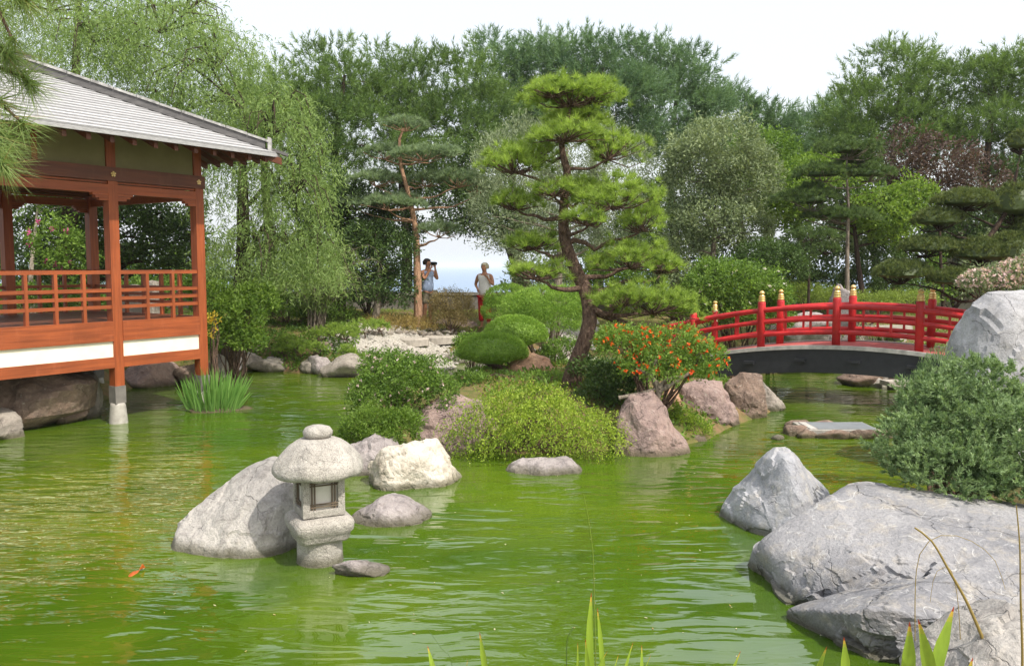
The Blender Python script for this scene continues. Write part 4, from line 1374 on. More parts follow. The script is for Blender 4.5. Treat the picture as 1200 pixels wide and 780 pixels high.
def leafy_tree(name, label, u, Y, bl_px, mat, clumps, per, cr, L, Wd, r0=0.1, bark='bark_grey', cat='tree', group=None, trunk=None, low=-1.0, tmean=0.5, base=None, inner=0.6, up=0.15, spread=0.9, sag=-0.02, limbs=True, bumpy=0.22):
    base = on_ground(u, Y, -0.08) if base is None else base
    root = plant(name, label, cat, base, group)
    bl = [blob(a, b, c, d, Y, e) for a, b, c, d, e in bl_px]
    tw, nb = MB(), MB()
    top = max((c for c, r in bl), key=lambda q: q[2])
    mid = np.mean([c for c, r in bl], 0)
    path = [base, base * 0.6 + mid * 0.4 + rng.normal(0, 0.05, 3), mid, top] if trunk is None else [A(*q) for q in trunk]
    tips = []
    for c, r in bl:
        tips.append(c)
        for _ in range(4):
            tips.append(c + rdir(1)[0] * r * 0.75)
    woody(tw, path, r0, r0 * 0.2, tips, 0.4, 8, 0.25, sag)
    leafy(nb, bl, clumps, per, cr, L, Wd, spread, up, low, inner, tmean, bumpy=bumpy)
    wood(tw, root, bark)
    crown(nb, root, mat)
    return root, bl


leafy_tree('olive_tree', 'silvery olive-grey tree behind the island pine', 650, 21.5, [(605, 195, 48, 50, 0), (665, 175, 60, 40, .3), (725, 195, 40, 50, 0), (600, 250, 52, 50, 0), (720, 250, 46, 50, 0), (660, 250, 60, 55, .5)], 'l_olive', 1500, 22, 0.22, 0.11, 0.026, 0.14, up=0.5, spread=0.7)
leafy_tree('laurel_tree', 'round grey-green broadleaf tree on a slender trunk beside the bridge', 832, 20.5, [(842, 180, 58, 40, 0), (815, 205, 40, 40, 0), (872, 210, 42, 38, 0), (838, 255, 46, 24, -.3), (870, 265, 36, 24, .2), (805, 265, 32, 30, 0)], 'l_greygreen', 1250, 22, 0.2, 0.10, 0.04, 0.11, 'bark_grey')
leafy_tree('maple', 'bright yellow-green maple behind the tiered topiary pine', 1015, 23.5, [(935, 215, 40, 26, 0), (1035, 245, 46, 24, 0), (1070, 228, 26, 18, 0), (975, 200, 40, 26, .5), (1040, 262, 40, 20, 0), (920, 240, 32, 22, 0)], 'l_bright', 800, 18, 0.22, 0.12, 0.06, 0.1, 'bark_dark')
leafy_tree('plum_tree', 'purple-leaved plum tree between the two big pines', 1105, 24.5, [(1060, 180, 30, 34, 0), (1100, 192, 44, 34, 0), (1145, 208, 34, 28, 0), (1080, 210, 36, 26, 0)], 'l_red', 520, 12, 0.2, 0.11, 0.06, 0.06, 'bark_dark')
leafy_tree('evergreen_tree', 'dark broadleaf evergreen under the sea gap beside the orange-barked pine', 437, 22.0, [(420, 290, 34, 24, 0), (460, 292, 30, 24, 0), (440, 275, 34, 16, 0), (430, 335, 32, 22, 0), (466, 335, 26, 24, .2)], 'l_dark', 620, 22, 0.15, 0.085, 0.036, 0.11, 'bark_grey')
leafy_tree('shade_tree', 'dark shady tree with thick trunk behind the bridge', 900, 25.0, [(905, 205, 40, 30, 0), (880, 225, 36, 26, 0), (925, 240, 36, 28, 0), (895, 175, 40, 20, 0)], 'l_green', 600, 20, 0.24, 0.12, 0.05, 0.26, 'bark_dark')
leafy_tree('shade_tree', 'dark tree filling the gap behind the orange-barked pine', 632, 27.0, [(540, 240, 42, 34, 0), (580, 250, 42, 34, 0), (625, 262, 40, 28, 0), (560, 205, 40, 34, 0)], 'l_dark', 800, 20, 0.25, 0.12, 0.05, 0.24, 'bark_dark')
leafy_tree('shade_tree', 'dark evergreen tree beyond the laurel trunk', 770, 27.0, [(760, 255, 36, 40, 0), (790, 235, 36, 36, 0), (730, 290, 36, 30, 0), (810, 295, 32, 22, 0)], 'l_dark', 700, 20, 0.25, 0.12, 0.05, 0.22, 'bark_dark')
leafy_tree('shade_tree', 'dark leafy tree framed by the pavilion opening', 95, 21.0, [(60, 250, 40, 30, 0), (100, 265, 38, 36, 0), (30, 290, 36, 36, 0), (140, 270, 44, 40, 0), (190, 290, 44, 40, .5), (80, 310, 50, 26, 0), (150, 236, 42, 26, .3), (200, 245, 38, 30, .3), (100, 236, 40, 20, .2), (215, 285, 30, 40, .3)], 'l_dark', 1300, 18, 0.22, 0.12, 0.05, 0.16, 'bark_dark', tmean=0.55)
leafy_tree('shade_tree', 'dark broadleaf tree under the big spreading pine', 1165, 26.0, [(1160, 255, 50, 34, 0), (1205, 260, 50, 40, 0), (1120, 275, 40, 26, 0), (1225, 210, 40, 40, 0)], 'l_dark', 800, 20, 0.25, 0.13, 0.055, 0.2, 'bark_dark')
leafy_tree('shade_tree', 'dark broadleaf tree under the big round pine', 1030, 27.0, [(1010, 265, 46, 30, 0), (1060, 280, 46, 28, 0), (965, 275, 44, 30, 0), (1040, 225, 46, 28, 0), (1010, 230, 40, 26, .3)], 'l_dark', 650, 20, 0.25, 0.13, 0.055, 0.2, 'bark_dark')
leafy_tree('shade_tree', 'dark tree in the gap between weeping tree and red-barked pine', 385, 23.0, [(370, 225, 42, 40, 0), (415, 245, 40, 32, 0), (390, 275, 44, 30, 0), (460, 265, 36, 24, .4)], 'l_dark', 800, 20, 0.22, 0.12, 0.05, 0.18, 'bark_dark')
leafy_tree('birch_tree', 'slim pale-barked tree seen through the pavilion opening', 42, 19.6, [(45, 215, 30, 22, 0), (30, 235, 24, 20, 0), (62, 240, 20, 18, 0)], 'l_green', 140, 16, 0.2, 0.1, 0.04, 0.075, 'bark_pale')
r_, bl = leafy_tree('flowering_shrub', 'magenta-flowered shrub seen through the pavilion opening', 70, 18.8, [(65, 285, 30, 30, 0), (90, 300, 24, 26, 0)], 'l_green', 170, 16, 0.18, 0.09, 0.04, 0.04, 'bark_dark', 'shrub')
P, d = blob_points(bl[0][0], bl[0][1], 11, 0.9)
flowers(r_, P, d, 0.09, 'f_magenta', 6)


# ------------------------------------------------------------------ tiered pines and junipers
def tiered(name, label, u, Y, trunk, pads_px, mat, tufts, nn, ln, w, r0, bark, cat='pine tree', base=None, twigs=14, spread=0.85, rag=0.25, under=0.3, tmean=0.5, zmin=0.25, zn=0.25, core=0.0, thick=1.0):
    base = on_ground(u, Y, -0.06) if base is None else base
    root = plant(name, label, cat, base)
    bl = [blob(a, b, c * (0.92 if core > 0.8 else 1.0), d * thick, Y, e) for a, b, c, d, e in pads_px]
    tw, nb = MB(), MB()
    woody(tw, [base] + [A(a, b, Y + c) for a, b, c in trunk], r0, r0 * 0.22, [c - np.array([0, 0, 0.5 * r[2]]) for c, r in bl], 0.5, 9, 0.15, 0.06, 0.05)
    pads(nb, tw, bl, tufts, nn, ln, w, tmean, 1.0, under, twigs, 0.007, spread, rag, zn if zmin < 0.5 else 0.1, zmin, core)
    wood(tw, root, bark)
    crown(nb, root, mat)
    return root


tiered('red_pine', 'tall red-barked pine with orange limbs and sparse blue-green tufts', 491, 22.3,
       [(489, 320, 0), (487, 270, 0.1), (478, 225, 0), (470, 195, 0), (468, 165, 0), (473, 150, 0)],
       [(475, 148, 26, 11, 0), (450, 180, 26, 12, .3), (495, 182, 40, 11, -.3), (440, 212, 32, 12, 0), (520, 180, 24, 9, .3), (500, 212, 26, 12, .4), (538, 212, 34, 14, 0), (455, 240, 36, 12, -.4), (420, 240, 22, 12, .2),
        (515, 272, 26, 12, 0), (470, 235, 26, 10, .4), (560, 222, 16, 10, .2)], 'n_blue', 2300, 24, 0.13, 0.013, 0.13, 'bark_orange', rag=0.4)
tiered('topiary_pine', 'tiered topiary pine with flat dark tops behind the bridge', 993, 19.5,
       [(993, 290, 0), (994, 240, 0), (992, 200, 0), (993, 180, 0)],
       [(993, 177, 36, 15, 0), (965, 205, 34, 13, 0), (1020, 205, 30, 12, 0), (950, 236, 40, 18, .2), (985, 255, 46, 12, .3), (1005, 190, 26, 10, .3)], 'n_dark', 2600, 22, 0.10, 0.010, 0.075, 'bark_grey', zmin=0.45, core=0.5, thick=1.2)
tiered('dwarf_pine', 'small dark domed pine behind the white-flowered bush', 948, 19.0, [(948, 320, 0), (950, 290, 0)], [(950, 278, 34, 14, 0), (925, 300, 34, 22, 0), (965, 292, 22, 10, 0)], 'n_dark', 700, 22, 0.09, 0.009, 0.06, 'bark_dark')
JB = np.array([*A(1165, 350, 13.6)[:2], 0.0])
JB[2] = gz(JB[0], JB[1])[0] - 0.05
tiered('cloud_juniper', 'cloud-pruned juniper with wide flat dark pads above the bridge end', 1165, 13.6,
       [(1170, 350, 0), (1160, 315, 0), (1150, 295, 0), (1165, 270, 0.1), (1180, 245, 0.1), (1192, 200, 0.1)],
       [(1130, 238, 40, 15, 0), (1100, 260, 31, 17, 0), (1086, 292, 36, 15, 0), (1058, 322, 38, 17, 0), (1122, 330, 38, 15, -.1), (1150, 300, 36, 20, 0), (1190, 245, 32, 32, .2), (1196, 170, 18, 18, .2), (1185, 300, 40, 26, 0), (1215, 280, 40, 40, .2)],
       'n_juniper', 8000, 14, 0.05, 0.008, 0.10, 'bark_dark', 'juniper', JB, 18, 0.7, 0.10, 0.25, zmin=0.88, core=0.84, thick=1.12)
# dwarf mounded pines on the shore
for i, (u, v_, ru, rv) in enumerate([(425, 384, 20, 9), (405, 392, 18, 9), (372, 393, 15, 8), (392, 388, 13, 8), (352, 407, 14, 8), (338, 400, 14, 7), (368, 410, 17, 10), (407, 414, 11, 11), (330, 410, 10, 6), (445, 383, 13, 8)]):
    rv = rv * 1.25
    p = G(u, v_ + rv + 3)
    Yq = p[1]
    tiered('mounded_pine', 'little mounded dwarf pine on the rocky shore', u, Yq, [(u + 3, v_ + rv, 0), (u, v_ + 2, 0)], [(u, v_, ru, rv, 0)], 'n_bright', 130, 20, 0.075, 0.008, 0.025, 'bark', 'shrub', p - np.array([0, 0, .05]), 6)['group'] = 'dwarf pines on the shore'

# ------------------------------------------------------------------ clipped domes on the island
for i, (u, v_, ru, rv, Yd, lab) in enumerate([(604, 387, 38, 20, 14.9, 'larger clipped green dome rising behind its twin'), (577, 407, 42, 20, 13.8, 'smaller clipped green dome in front of its twin')]):
    c, r = blob(u, v_ + 6, ru, rv + 4, Yd)
    base = np.array([*A(u + 30, 436, Yd)[:2], 0.0])
    base[2] = gz(base[0], base[1])[0] - 0.03
    root = plant('clipped_dome', lab, 'shrub', base)
    nb, tw = MB(), MB()
    n = 5200
    d = rdir(n)
    d = d[d[:, 2] > -0.45]
    low = np.where(d[:, 2] < 0, 0.55, 1.0)
    P = c + d * r * np.array([1, 1, 1]) * rng.uniform(0.9, 1.0, len(d))[:, None] * np.stack([np.ones(len(d)), np.ones(len(d)), low], 1)
    k = np.repeat(np.arange(len(P)), 5)
    st = rng.normal(0.5, 0.14, len(P)) + 0.12 * fbm(P * 4, 2)
    needles(nb, P[k], nrm(d[k] + rdir(len(k)) * 0.7), 0.042 * rng.uniform(0.6, 1.2, len(k)), 0.010, st[k] + rng.normal(0, 0.1, len(k)))
    nb.ball(c + np.array([0, 0, 0.02]), 0.86, 3, r * np.array([1, 1, 0.72]))
    for q_ in range(9):
        tip = c + np.array([rng.uniform(-.6, .6) * r[0], rng.uniform(-.6, .6) * r[1], -0.25 * r[2]])
        tw.tube(smooth_path(limb(base, tip, 5, 0.05, 0.05), 8), np.linspace(0.045 if q_ == 0 else 0.02, 0.008, 8), 6)
    wood(tw, root, 'bark')
    crown(nb, root, 'l_dome')


# ------------------------------------------------------------------ shrubs
def sprigs(mb, bl, growth):
    if growth == 'sprig':
        brushes(mb, bl, 4600, nn=24, ls=0.075, ln=0.036, w=0.013, up=0.7, low=-0.85, inner=0.75, tmean=0.5, spread=0.35, bumpy=0.3, cr=0.10, per=6)
    elif growth == 'droop':
        vol = np.array([np.prod(r) ** (2 / 3.) for _, r in bl])
        for (c, r), w_ in zip(bl, vol / vol.sum()):
            P, d = blob_points(c, r, int(4000 * w_), 0.7, -0.6, 0.5)
            P = P + 0.05 * rdir(len(P))
            tt = 0.5 + 0.5 * fbm(P * 3.0, 2)
            for lo_, hi_, tm in ((0.0, 0.45, 0.32), (0.45, 0.6, 0.52), (0.6, 9, 0.72)):
                k = (tt >= lo_) & (tt < hi_)
                if k.sum():
                    strands(mb, P[k], rng.uniform(0.05, 0.15, k.sum()), 0.018, 0.036, 0.017, tm, 0.16, d[k] * 1.0, 1.1)


def shrub(name, label, Y, bl_px, mat, clumps, per, cr, L, Wd, low=-0.6, tmean=0.5, base_u=None, fl=None, bark='bark', up=0.3, spread=0.9, inner=0.65, group=None, bumpy=0.22, cat='shrub', baseY=None, growth=None):
    bu = base_u if base_u else np.mean([b[0] for b in bl_px])
    base = on_ground(bu, baseY or Y, -0.05)
    root = plant(name, label, cat, base, group)
    bl = [blob(a, b, c, d, Y, e) for a, b, c, d, e in bl_px]
    tw, nb = MB(), MB()
    for c, r in bl:
        for _ in range(4):
            tip = c + rdir(1)[0] * r * 0.6
            tw.tube(smooth_path(limb(base, tip, 5, -0.08, 0.06), 7), np.linspace(0.022, 0.005, 7), 5, cap=False)
    if growth:
        sprigs(nb, bl, growth)
    else:
        leafy(nb, bl, clumps, per, cr, L, Wd, spread, up, low, inner, tmean, bumpy=bumpy)
    wood(tw, root, bark, 'stems')
    crown(nb, root, mat, 'foliage')
    if fl:
        for fm, cnt, sz, nm in fl:
            for c, r in bl[:1] if nm == 1 else [bl[0]]:
                pass
            P = np.concatenate([blob_points(c, r * 1.04, max(2, int(cnt * w_)), 0.93, -0.4)[0] for (c, r), w_ in zip(bl, [np.prod(b_[1]) ** .66 / sum(np.prod(x_[1]) ** .66 for x_ in bl) for b_ in bl])])
            cc = np.mean([c for c, r in bl], 0)
            flowers(root, P, nrm(P - cc), sz, fm, 6)
    return root, bl


shrub('flowering_shrub', 'twiggy shrub sprinkled with tiny pale pink flowers on the island tip', 10.9, [(470, 445, 48, 30, 0), (440, 470, 34, 28, -.2), (500, 460, 36, 26, 0), (455, 430, 34, 20, .3)], 'l_green', 900, 14, 0.09, 0.05, 0.02, fl=[('f_pink', 150, 0.026, 0)], tmean=0.42)
shrub('low_shrub', 'bright green ferny plant spilling over the island rocks', 10.0, [(432, 498, 28, 18, 0), (468, 496, 26, 16, 0.1), (415, 512, 18, 12, 0), (450, 512, 20, 10, -.1)], 'l_bright', 520, 16, 0.08, 0.05, 0.016, tmean=0.35, baseY=10.4)
shrub('lime_shrub', 'large mound of drooping lime-green foliage at the water edge', 10.5, [(620, 475, 52, 26, .2), (585, 500, 52, 36, 0), (650, 498, 56, 34, -0.1), (695, 512, 36, 30, 0), (555, 520, 30, 28, 0), (640, 462, 24, 12, .4), (560, 535, 26, 14, 0.05)], 'l_lime', 2100, 20, 0.085, 0.058, 0.013, low=-0.9, tmean=0.5, baseY=10.6, growth='droop')
shrub('creeping_plant', 'yellow-green creeping plant trailing between the island rocks', 11.6, [(795, 490, 20, 9, 0), (815, 502, 20, 9, -.1), (785, 478, 12, 10, 0)], 'l_lime', 200, 14, 0.06, 0.045, 0.014, tmean=0.45, baseY=11.7)
r_, bl = shrub('lantana_shrub', 'spreading shrub covered in orange flowers with knobbly bare stems', 11.2, [(740, 402, 42, 20, 0), (785, 405, 46, 24, 0), (820, 420, 30, 22, -.1), (770, 428, 46, 18, -.1), (725, 395, 28, 14, .2), (800, 435, 34, 12, .1)], 'l_green', 900, 16, 0.085, 0.045, 0.022, fl=[('f_orange', 300, 0.034, 0)], tmean=0.7, base_u=765)
kn = MB()
for pts in ([(725, 470), (745, 466), (760, 462), (772, 458)], [(772, 470), (770, 455), (760, 442), (745, 436)], [(772, 458), (782, 448), (800, 445)], [(770, 455), (762, 440), (770, 425)], [(772, 462), (790, 452), (810, 440)]):
    kn.tube(smooth_path([A(u, v_ - 4, 10.85) for u, v_ in pts], 8), np.linspace(0.034, 0.018, 8) * (1 + 0.15 * rng.normal(size=8)), 7)
wood(kn, r_, 'bark_grey', 'gnarled_trunk')
shrub('low_shrub', 'dark leafy undergrowth below the island pine branches', 12.0, [(715, 440, 30, 18, 0), (700, 465, 24, 20, -.2), (735, 455, 22, 22, -.3), (690, 430, 22, 12, .3)], 'l_dark', 420, 16, 0.09, 0.055, 0.026, tmean=0.6)
shrub('low_shrub', 'low green plants growing round the pine trunk', 12.9, [(640, 445, 30, 9, 0), (600, 446, 36, 10, .3), (556, 448, 28, 10, 0), (668, 455, 30, 8, -.3)], 'l_green', 380, 14, 0.07, 0.05, 0.018, tmean=0.6)
shrub('low_shrub', 'leafy ground plants between pine trunk and pebbles', 15.0, [(660, 408, 26, 12, 0), (645, 420, 22, 10, 0)], 'l_green', 220, 14, 0.08, 0.055, 0.022, tmean=0.5)
shrub('low_shrub', 'leafy plants edging the pebble beach behind the clipped domes', 18.6, [(552, 400, 18, 9, 0), (565, 412, 20, 9, -.3), (545, 416, 14, 6, -.3)], 'l_green', 240, 14, 0.1, 0.07, 0.028)
shrub('low_shrub', 'white-flecked low plants at the foot of the pebble beach', 18.0, [(470, 424, 30, 6, 0), (440, 418, 20, 6, .2), (505, 424, 22, 6, 0)], 'l_green', 220, 12, 0.08, 0.06, 0.022, fl=[('f_white', 90, 0.035, 0)])
# bank at the bridge and beyond
shrub('gardenia_bush', 'dense rounded bush dotted with white flowers behind the bridge rail', 17.6, [(860, 335, 58, 28, 0), (825, 350, 36, 26, 0), (895, 350, 34, 24, 0), (850, 365, 50, 22, -.2), (900, 372, 30, 18, 0), (840, 318, 30, 14, .3)], 'l_green', 1500, 18, 0.12, 0.075, 0.034, fl=[('f_white', 90, 0.05, 0)], tmean=0.5)
shrub('low_hedge', 'soft green low hedge seen over the bridge rail', 20.0, [(945, 345, 34, 12, 0), (975, 348, 26, 9, 0), (1015, 352, 40, 8, 0), (1060, 350, 36, 8, 0)], 'l_grass', 800, 16, 0.12, 0.07, 0.016)
shrub('round_bush', 'dark green round bush under the dwarf pine', 18.6, [(915, 310, 34, 24, 0), (890, 300, 26, 18, .2)], 'l_dark', 420, 16, 0.12, 0.07, 0.03)
shrub('bronze_bush', 'bronze-brown twiggy bush at the feet of the two visitors', 22.0, [(528, 354, 25, 15, 0), (516, 366, 14, 12, 0), (543, 367, 14, 12, 0), (528, 374, 22, 9, -.2)], 'l_brown', 700, 16, 0.12, 0.055, 0.014, up=0.5)
shrub('round_bush', 'clipped bright green bush beside the visitor in red trousers', 21.6, [(594, 350, 26, 17, 0), (592, 364, 28, 16, 0)], 'l_dome', 900, 18, 0.06, 0.055, 0.014, inner=0.9, bumpy=0.06)
shrub('round_bush', 'shaggy green needle bush behind the clipped domes', 19.2, [(640, 360, 42, 24, 0), (615, 364, 28, 20, 0), (668, 354, 30, 18, .2), (640, 376, 42, 16, 0)], 'l_dome', 1600, 18, 0.09, 0.08, 0.012, up=0.5, inner=0.85, bumpy=0.1)
shrub('border_plant', 'ochre tufted border plants in front of the evergreen tree', 22.0, [(460, 377, 30, 7, 0), (490, 378, 22, 6, 0), (440, 376, 16, 6, 0), (475, 383, 40, 5, -.2)], 'l_dry', 320, 14, 0.1, 0.09, 0.012, up=0.8, cat='plant')
shrub('blossom_bush', 'bush of small blush-pink blossoms behind the standing boulder', 12.4, [(1160, 330, 32, 16, 0), (1190, 322, 28, 18, 0), (1215, 320, 30, 25, 0)], 'l_greygreen', 420, 14, 0.09, 0.05, 0.022, fl=[('f_pink', 800, 0.036, 0)])
shrub('santolina_bush', 'large grey-green sprigged bush growing over the great boulder', 7.15, [(1120, 500, 62, 52, 0.1), (1070, 525, 42, 34, -.1), (1175, 530, 70, 52, -.2), (1110, 550, 60, 30, -.35), (1150, 460, 50, 40, .35), (1200, 560, 60, 32, -.4), (1085, 470, 26, 26, .2)], 'l_santolina', 2100, 26, 0.055, 0.034, 0.010, low=-0.8, up=0.45, spread=0.8, tmean=0.5, baseY=8.4, fl=[('f_white', 22, 0.02, 0)], growth='sprig')
shrub('sprig_plant', 'feathery upright sprigs at the back of the grey-green bush', 8.6, [(1100, 440, 20, 28, 0), (1075, 460, 16, 24, 0), (1130, 470, 26, 24, 0)], 'l_santolina', 260, 20, 0.06, 0.05, 0.007, up=1.3, spread=0.5, tmean=0.4, cat='plant')
shrub('leafy_bush', 'light green leafy bush hanging over the water by the pavilion corner', 16.6, [(275, 372, 34, 26, 0), (262, 395, 22, 18, -.2), (290, 398, 20, 14, -.2), (255, 350, 16, 20, 0), (300, 350, 26, 18, .3)], 'l_bright', 560, 16, 0.13, 0.085, 0.036, tmean=0.35)
shrub('yellow_plant', 'small yellow-leaved plant against the pavilion corner post', 15.2, [(248, 388, 7, 14, 0), (250, 372, 6, 8, 0)], 'l_yellow', 18, 10, 0.06, 0.06, 0.024, cat='plant')
shrub('leafy_bush', 'green bush spread along the bank behind the pavilion railing', 18.4, [(205, 345, 24, 20, 0), (160, 350, 30, 22, 0), (235, 335, 18, 16, 0), (90, 352, 40, 16, 0), (30, 352, 40, 16, 0)], 'l_green', 600, 16, 0.16, 0.09, 0.04)
shrub('leafy_bush', 'green tangle of leaves on the slope below the weeping tree', 21.8, [(300, 352, 34, 18, 0), (335, 366, 26, 10, 0), (330, 345, 30, 16, .3), (395, 366, 22, 9, .2)], 'l_green', 520, 16, 0.15, 0.09, 0.03)
UG = 'dense evergreen shrub screening the sea wall under the pines'
for i, u in enumerate(list(range(-70, 480, 50)) + list(range(632, 1250, 44))):
    Yq = 24.5 + 1.6 * ((i * 7) % 5) / 4
    hv = 26 + 14 * ((i * 5) % 4) / 3
    gap = 1.0
    shrub('evergreen_shrub', UG, Yq, [(u, 322 - hv * .3, 34, hv, 0), (u + 18, 338, 30, 22, -.3), (u - 16, 335, 26, 24, .2)], ('l_dark', 'l_green', 'l_dark', 'l_greygreen')[i % 4], 210, 14, 0.22, 0.13, 0.055, group='shrubs along the sea wall', tmean=0.5)
# arching bamboo
base = on_ground(372, 21.3, -0.05)
root = plant('bamboo_clump', 'feathery clump of arching bamboo before the dark evergreen', 'bamboo', base)
nb, tw = MB(), MB()
for i in range(120):
    a, rr = rng.random() * 2 * math.pi, rng.uniform(0.2, 1.5)
    hgt = rng.uniform(1.0, 2.3)
    tip = base + np.array([math.cos(a) * rr, math.sin(a) * rr, hgt])
    mid = base + np.array([math.cos(a) * rr * 0.35, math.sin(a) * rr * 0.35, hgt * 0.75])
    end = tip + np.array([math.cos(a) * 0.25, math.sin(a) * 0.25, -0.3])
    S_ = smooth_path([base + rng.normal(0, 0.12, 3) * np.array([1, 1, 0]), mid, tip, end], 16)
    tw.tube(S_, np.linspace(0.010, 0.003, 16), 4, cap=False)
    k = rng.integers(4, 16, 60)
    D = nrm(rdir(60) * 0.8 + np.array([math.cos(a) * 0.4, math.sin(a) * 0.4, -0.45]))
    leaf_quads(nb, S_[k] + rng.normal(0, 0.04, (60, 3)), D, rng.uniform(0.1, 0.2, 60), 0.017, rng.normal(0.5, 0.2, 60))
wood(tw, root, 'bark_grey', 'canes')
crown(nb, root, 'l_bamboo', 'leaves')
# bare weeping shrub
base = on_ground(1000, 18.8, -0.05)
root = plant('weeping_shrub', 'nearly bare weeping shrub with looping grey twigs behind the bridge', 'shrub', base)
tw, nb = MB(), MB()
for i in range(46):
    a, rr = rng.random() * 2 * math.pi, rng.uniform(0.25, 0.85)
    top = base + np.array([math.cos(a) * rr * 0.5, math.sin(a) * rr * 0.5, rng.uniform(1.0, 1.5)])
    end = base + np.array([math.cos(a) * rr, math.sin(a) * rr, rng.uniform(0.2, 0.9)])
    S_ = smooth_path([base, base + np.array([0, 0, 0.7]), top, end], 12)
    tw.tube(S_, np.linspace(0.016, 0.004, 12), 4, cap=False)
    k = rng.integers(6, 12, 10)
    leaf_quads(nb, S_[k] + rng.normal(0, 0.03, (10, 3)), rdir(10), 0.06, 0.025, rng.random(10))
wood(tw, root, 'bark_grey', 'twigs')
crown(nb, root, 'l_green', 'leaves')

# ------------------------------------------------------------------ iris in the pond
ib = W(247, 481)
root = plant('iris_clump', 'clump of upright green iris blades growing out of the pond', 'iris', np.array([ib[0], ib[1], 0.0]))


def blade(mb, p, tip, w, tint, bend=0.1, n=7):
    p, tip = np.asarray(p, float), np.asarray(tip, float)
    t_ = np.linspace(0, 1, n)
    d = tip - p
    side = nrm(np.cross(d, [rng.normal(0, .4), -1, 0.0]))
    S_ = p + d * t_[:, None] + np.array([d[0], d[1], 0]) * (bend * (t_ ** 2 - t_))[:, None] * 4
    ww = w * np.interp(t_, [0, 0.4, 0.85, 1], [0.8, 1, 0.6, 0.02])
    V = np.concatenate([S_ - side * ww[:, None] / 2, S_ + side * ww[:, None] / 2])
    q_ = [(i, n + i, n + i + 1, i + 1) for i in range(n - 1)]
    mb.add(V, q_, np.clip(np.full(n - 1, tint) + (t_[1:] > 0.9) * 0.0, 0, 1))


nb = MB()
for i in range(330):
    a, rr = rng.random() * 2 * math.pi, math.sqrt(rng.random())
    p = np.array([ib[0] + math.cos(a) * rr * 0.42, ib[1] + 0.1 + math.sin(a) * rr * 0.28, -0.05])
    h = rng.uniform(0.35, 0.85) * (1 - 0.25 * rr)
    blade(nb, p, p + np.array([math.cos(a) * rr * 0.22 + rng.normal(0, .06), math.sin(a) * rr * 0.15, h]), 0.02, rng.normal(0.5, 0.2))
crown(nb, root, 'l_iris', 'blades')
rock('iris_mat', 'brown root mat of the iris clump at the waterline', (ib[0], ib[1] + 0.1, -0.02), (0.5, 0.33, 0.07), 'brown', 301, 4, 0.06, cat='root mat')

# ------------------------------------------------------------------ ground cover (nobody could count it)
def cover(name, label, mat, quads, n, L, w, up=1.0, hmin=0.03, kind='needle', cat='ground cover'):
    mb = MB()
    for (u0, u1, Y0, Y1) in quads:
        u, Yq = rng.uniform(u0, u1, n), rng.uniform(Y0, Y1, n)
        x = (u - 600) / 1000 * Yq
        z = gz(x, Yq)
        keep = (z > hmin) & (vnoise(np.stack([x * 1.5, Yq * 1.5, x * 0], 1)) > -0.35)
        P = np.stack([x, Yq, z - 0.01], 1)[keep]
        D = nrm(rdir(len(P)) * 0.8 + np.array([0, 0, up]))
        tt = np.clip(0.5 + 0.35 * vnoise(P * 2.0) + rng.normal(0, .15, len(P)), 0, 1)
        if kind == 'needle':
            needles(mb, P, D, L * rng.uniform(0.5, 1.3, len(P)), w, tt)
        else:
            leaf_quads(mb, P + np.array([0, 0, 1]) * rng.uniform(0, L, len(P))[:, None], D, L * rng.uniform(0.5, 1.3, len(P)), w, tt, 0.1)
    return tag(mb.build(name, MAT[mat]), label, cat, kind='stuff')


cover('lawn_grass', 'short green grass on the far bank', 'l_grass', [(250, 700, 20.5, 27), (700, 1250, 18, 27), (-100, 250, 16.5, 27)], 26000, 0.12, 0.012)
cover('ground_cover', 'low leafy plants carpeting the island and the far bank', 'l_green', [(400, 900, 10, 17), (240, 420, 17.5, 22), (880, 1200, 14, 20)], 9000, 0.09, 0.045, 0.6, kind='leaf')
cover('dry_grass', 'straw-coloured grass patches below the trees', 'l_dry', [(400, 700, 20, 23), (560, 700, 11.5, 15)], 3500, 0.11, 0.008, 0.9)

# ------------------------------------------------------------------ sea wall and far things
root = empty('sea_wall', (0, 27.6, 0.85), 0, 'low grey garden wall along the sea edge behind the visitors', 'wall')
root['kind'] = 'thing'
for x0 in range(-20, 20, 4):
    MB().box((x0 + 2, 0, 0.24), (3.985, 0.3, 0.62)).build('wall_block', MAT['concrete_dark'], root)
    MB().box((x0 + 2, 0, 0.592), (3.97, 0.38, 0.08)).build('coping', MAT['concrete'], root)
# kiosk glimpsed beyond the juniper
kb = on_ground(1118, 27.0)
root = empty('kiosk', (kb[0], kb[1], kb[2]), 0.25, 'small white kiosk with red shutters glimpsed beyond the juniper', 'kiosk')
MB().box((0, 0, 1.3), (1.6, 0.8, 2.6)).build('wall', MAT['cream'], root)
MB().box((0, -0.02, 2.66), (1.8, 1.0, 0.1)).build('roof', MAT['concrete'], root)
MB().box((0.32, -0.415, 1.9), (0.5, 0.03, 1.1)).build('shutter', MAT['red'], root)
MB().box((-0.32, -0.415, 1.9), (0.45, 0.03, 0.7)).build('window', MAT['steel'], root)
for i, (u, Yq, ln) in enumerate([(1030, 19.6, 1.4), (1085, 16.2, 1.6)]):
    b = on_ground(u, Yq)
    root = empty('stone_bench', tuple(b), 0.1, ['long pale stone bench behind the weeping shrub', 'pale stone bench under the juniper pads'][i], 'bench')
    MB().box((0, 0, 0.42), (ln, 0.36, 0.09)).build('seat', MAT['path'], root)
    for s_ in (-1, 1):
        MB().box((s_ * ln * 0.36, 0, 0.17), (0.16, 0.3, 0.40)).build('leg', MAT['path'], root)


